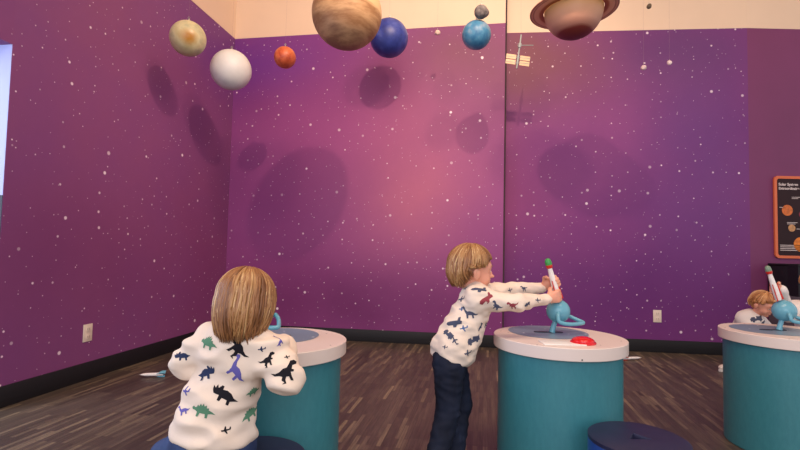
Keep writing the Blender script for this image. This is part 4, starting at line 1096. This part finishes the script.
finish_shirt(me, [M_WHITESHIRT, PR_GREY], dec2, t, 'shirt')
jn = [rcone(pl_+Vector((-0.03, 0, 0)), pl_+Vector((0.03, 0, 0)), 0.072, 0.072, 0.02)]
for h_, k_, a_ in ((q1, k1, a1), (q2, k2, a2)): jn += [rcone(h_, k_, 0.058, 0.045, 0.02), rcone(k_, a_, 0.044, 0.04, 0.01)]
link('trousers', sdf_mesh('trousers', jn, 0.008, lambda D, X, Y, Z: np.maximum(D, np.maximum(0.045-Z, Z-0.37))), M_DENIM, t, True)
shoe(t, (-0.95, -0.3), a1, M_SHOEW); shoe(t, (0, -1), a2, M_SHOEW)

# ---------------------------------------------------------------- person in white at the right edge of the photo
t = thing('person', 'person in white shirt at the right table, almost outside the right edge', 'person', (0, 0, 0))
HC3 = Vector(px(819, 287, 2.70)); F3 = (-0.85, -0.45, -0.2)
hp, HP, HR = head_prims(HC3, F3, (-0.1, -0.1, 1), 1.0)
ch = HC3+Vector((0.02, 0.04, -0.17)); pl_ = Vector((ch.x+0.05, ch.y+0.05, 0.36))
s1, s2 = ch+Vector((-0.10, 0.03, 0.035)), ch+Vector((0.10, -0.03, 0.03))
e1 = s1+Vector((-0.08, -0.05, -0.03)); w1 = Vector((1.995, 2.515, 0.772)); e2 = s2+Vector((0.035, 0.01, -0.135)); w2 = e2+Vector((0.0, -0.05, -0.115))
body = list(hp)+[rcone(HC3+Vector((0.01, 0.02, -0.05)), ch, 0.036, 0.042, 0.02), rcone(ch, pl_, 0.066, 0.068, 0.03), rcone(s1, s2, 0.032, 0.032, 0.03), rcone(s1, e1, 0.028, 0.023, 0.01), rcone(e1, w1, 0.022, 0.016, 0.01), rcone(s2, e2, 0.028, 0.023, 0.01), rcone(e2, w2, 0.022, 0.016, 0.01)]
body += hand_prims(w1, (-1, -0.12, 0.1), (-0.15, -1, 0), 1, 1.1, (0.5, 1.25, 1.1), 0.03); body += hand_prims(w2, (0, -0.2, -1), (-1, 0, 0), -1, 1, (0.2, 0.35, 0.3))
q1, q2 = pl_+Vector((-0.05, 0, -0.03)), pl_+Vector((0.05, 0, -0.03)); a1, a2 = Vector((q1.x, q1.y, 0.065)), Vector((q2.x, q2.y, 0.065))
for h_, a_ in ((q1, a1), (q2, a2)): body += [rcone(h_, a_, 0.044, 0.022, 0.02), rcone(a_, a_+Vector((0.0, -0.04, -0.042)), 0.018, 0.014, 0.01)]
link('body', sdf_mesh('body', body, 0.005), M_SKIN, t); add_face(t, HP, HR)
make_hair(t, HC3, F3, (-0.1, -0.1, 1), 1.0, 700, drop_back=0.06, drop_side=0.03, front_end=1.1, puff=1.04, seed=31, mat=M_BLOND)
sh = [rcone(ch, pl_, 0.100, 0.110, 0.03), rcone(s1, s2, 0.052, 0.052, 0.03), rcone(s1, e1, 0.05, 0.036, 0.02), rcone(e1, w1, 0.036, 0.025, 0.01), rcone(s2, e2, 0.05, 0.036, 0.02), rcone(e2, w2, 0.036, 0.025, 0.01)]
me = sdf_mesh('shirt', sh, 0.008, lambda D, X, Y, Z: np.maximum(D, 0.345-Z)); wrinkle(me, 0.005, 9); link('shirt', me, M_WHITESHIRT, t, True)
jn = [rcone(pl_+Vector((-0.03, 0, 0)), pl_+Vector((0.03, 0, 0)), 0.078, 0.078, 0.02)]+[rcone(h_, a_, 0.06, 0.044, 0.02) for h_, a_ in ((q1, a1), (q2, a2))]
link('trousers', sdf_mesh('trousers', jn, 0.008, lambda D, X, Y, Z: np.maximum(D, np.maximum(0.045-Z, Z-0.38))), M_DENIM, t, True)
shoe(t, (0, -1), a1); shoe(t, (0, -1), a2)
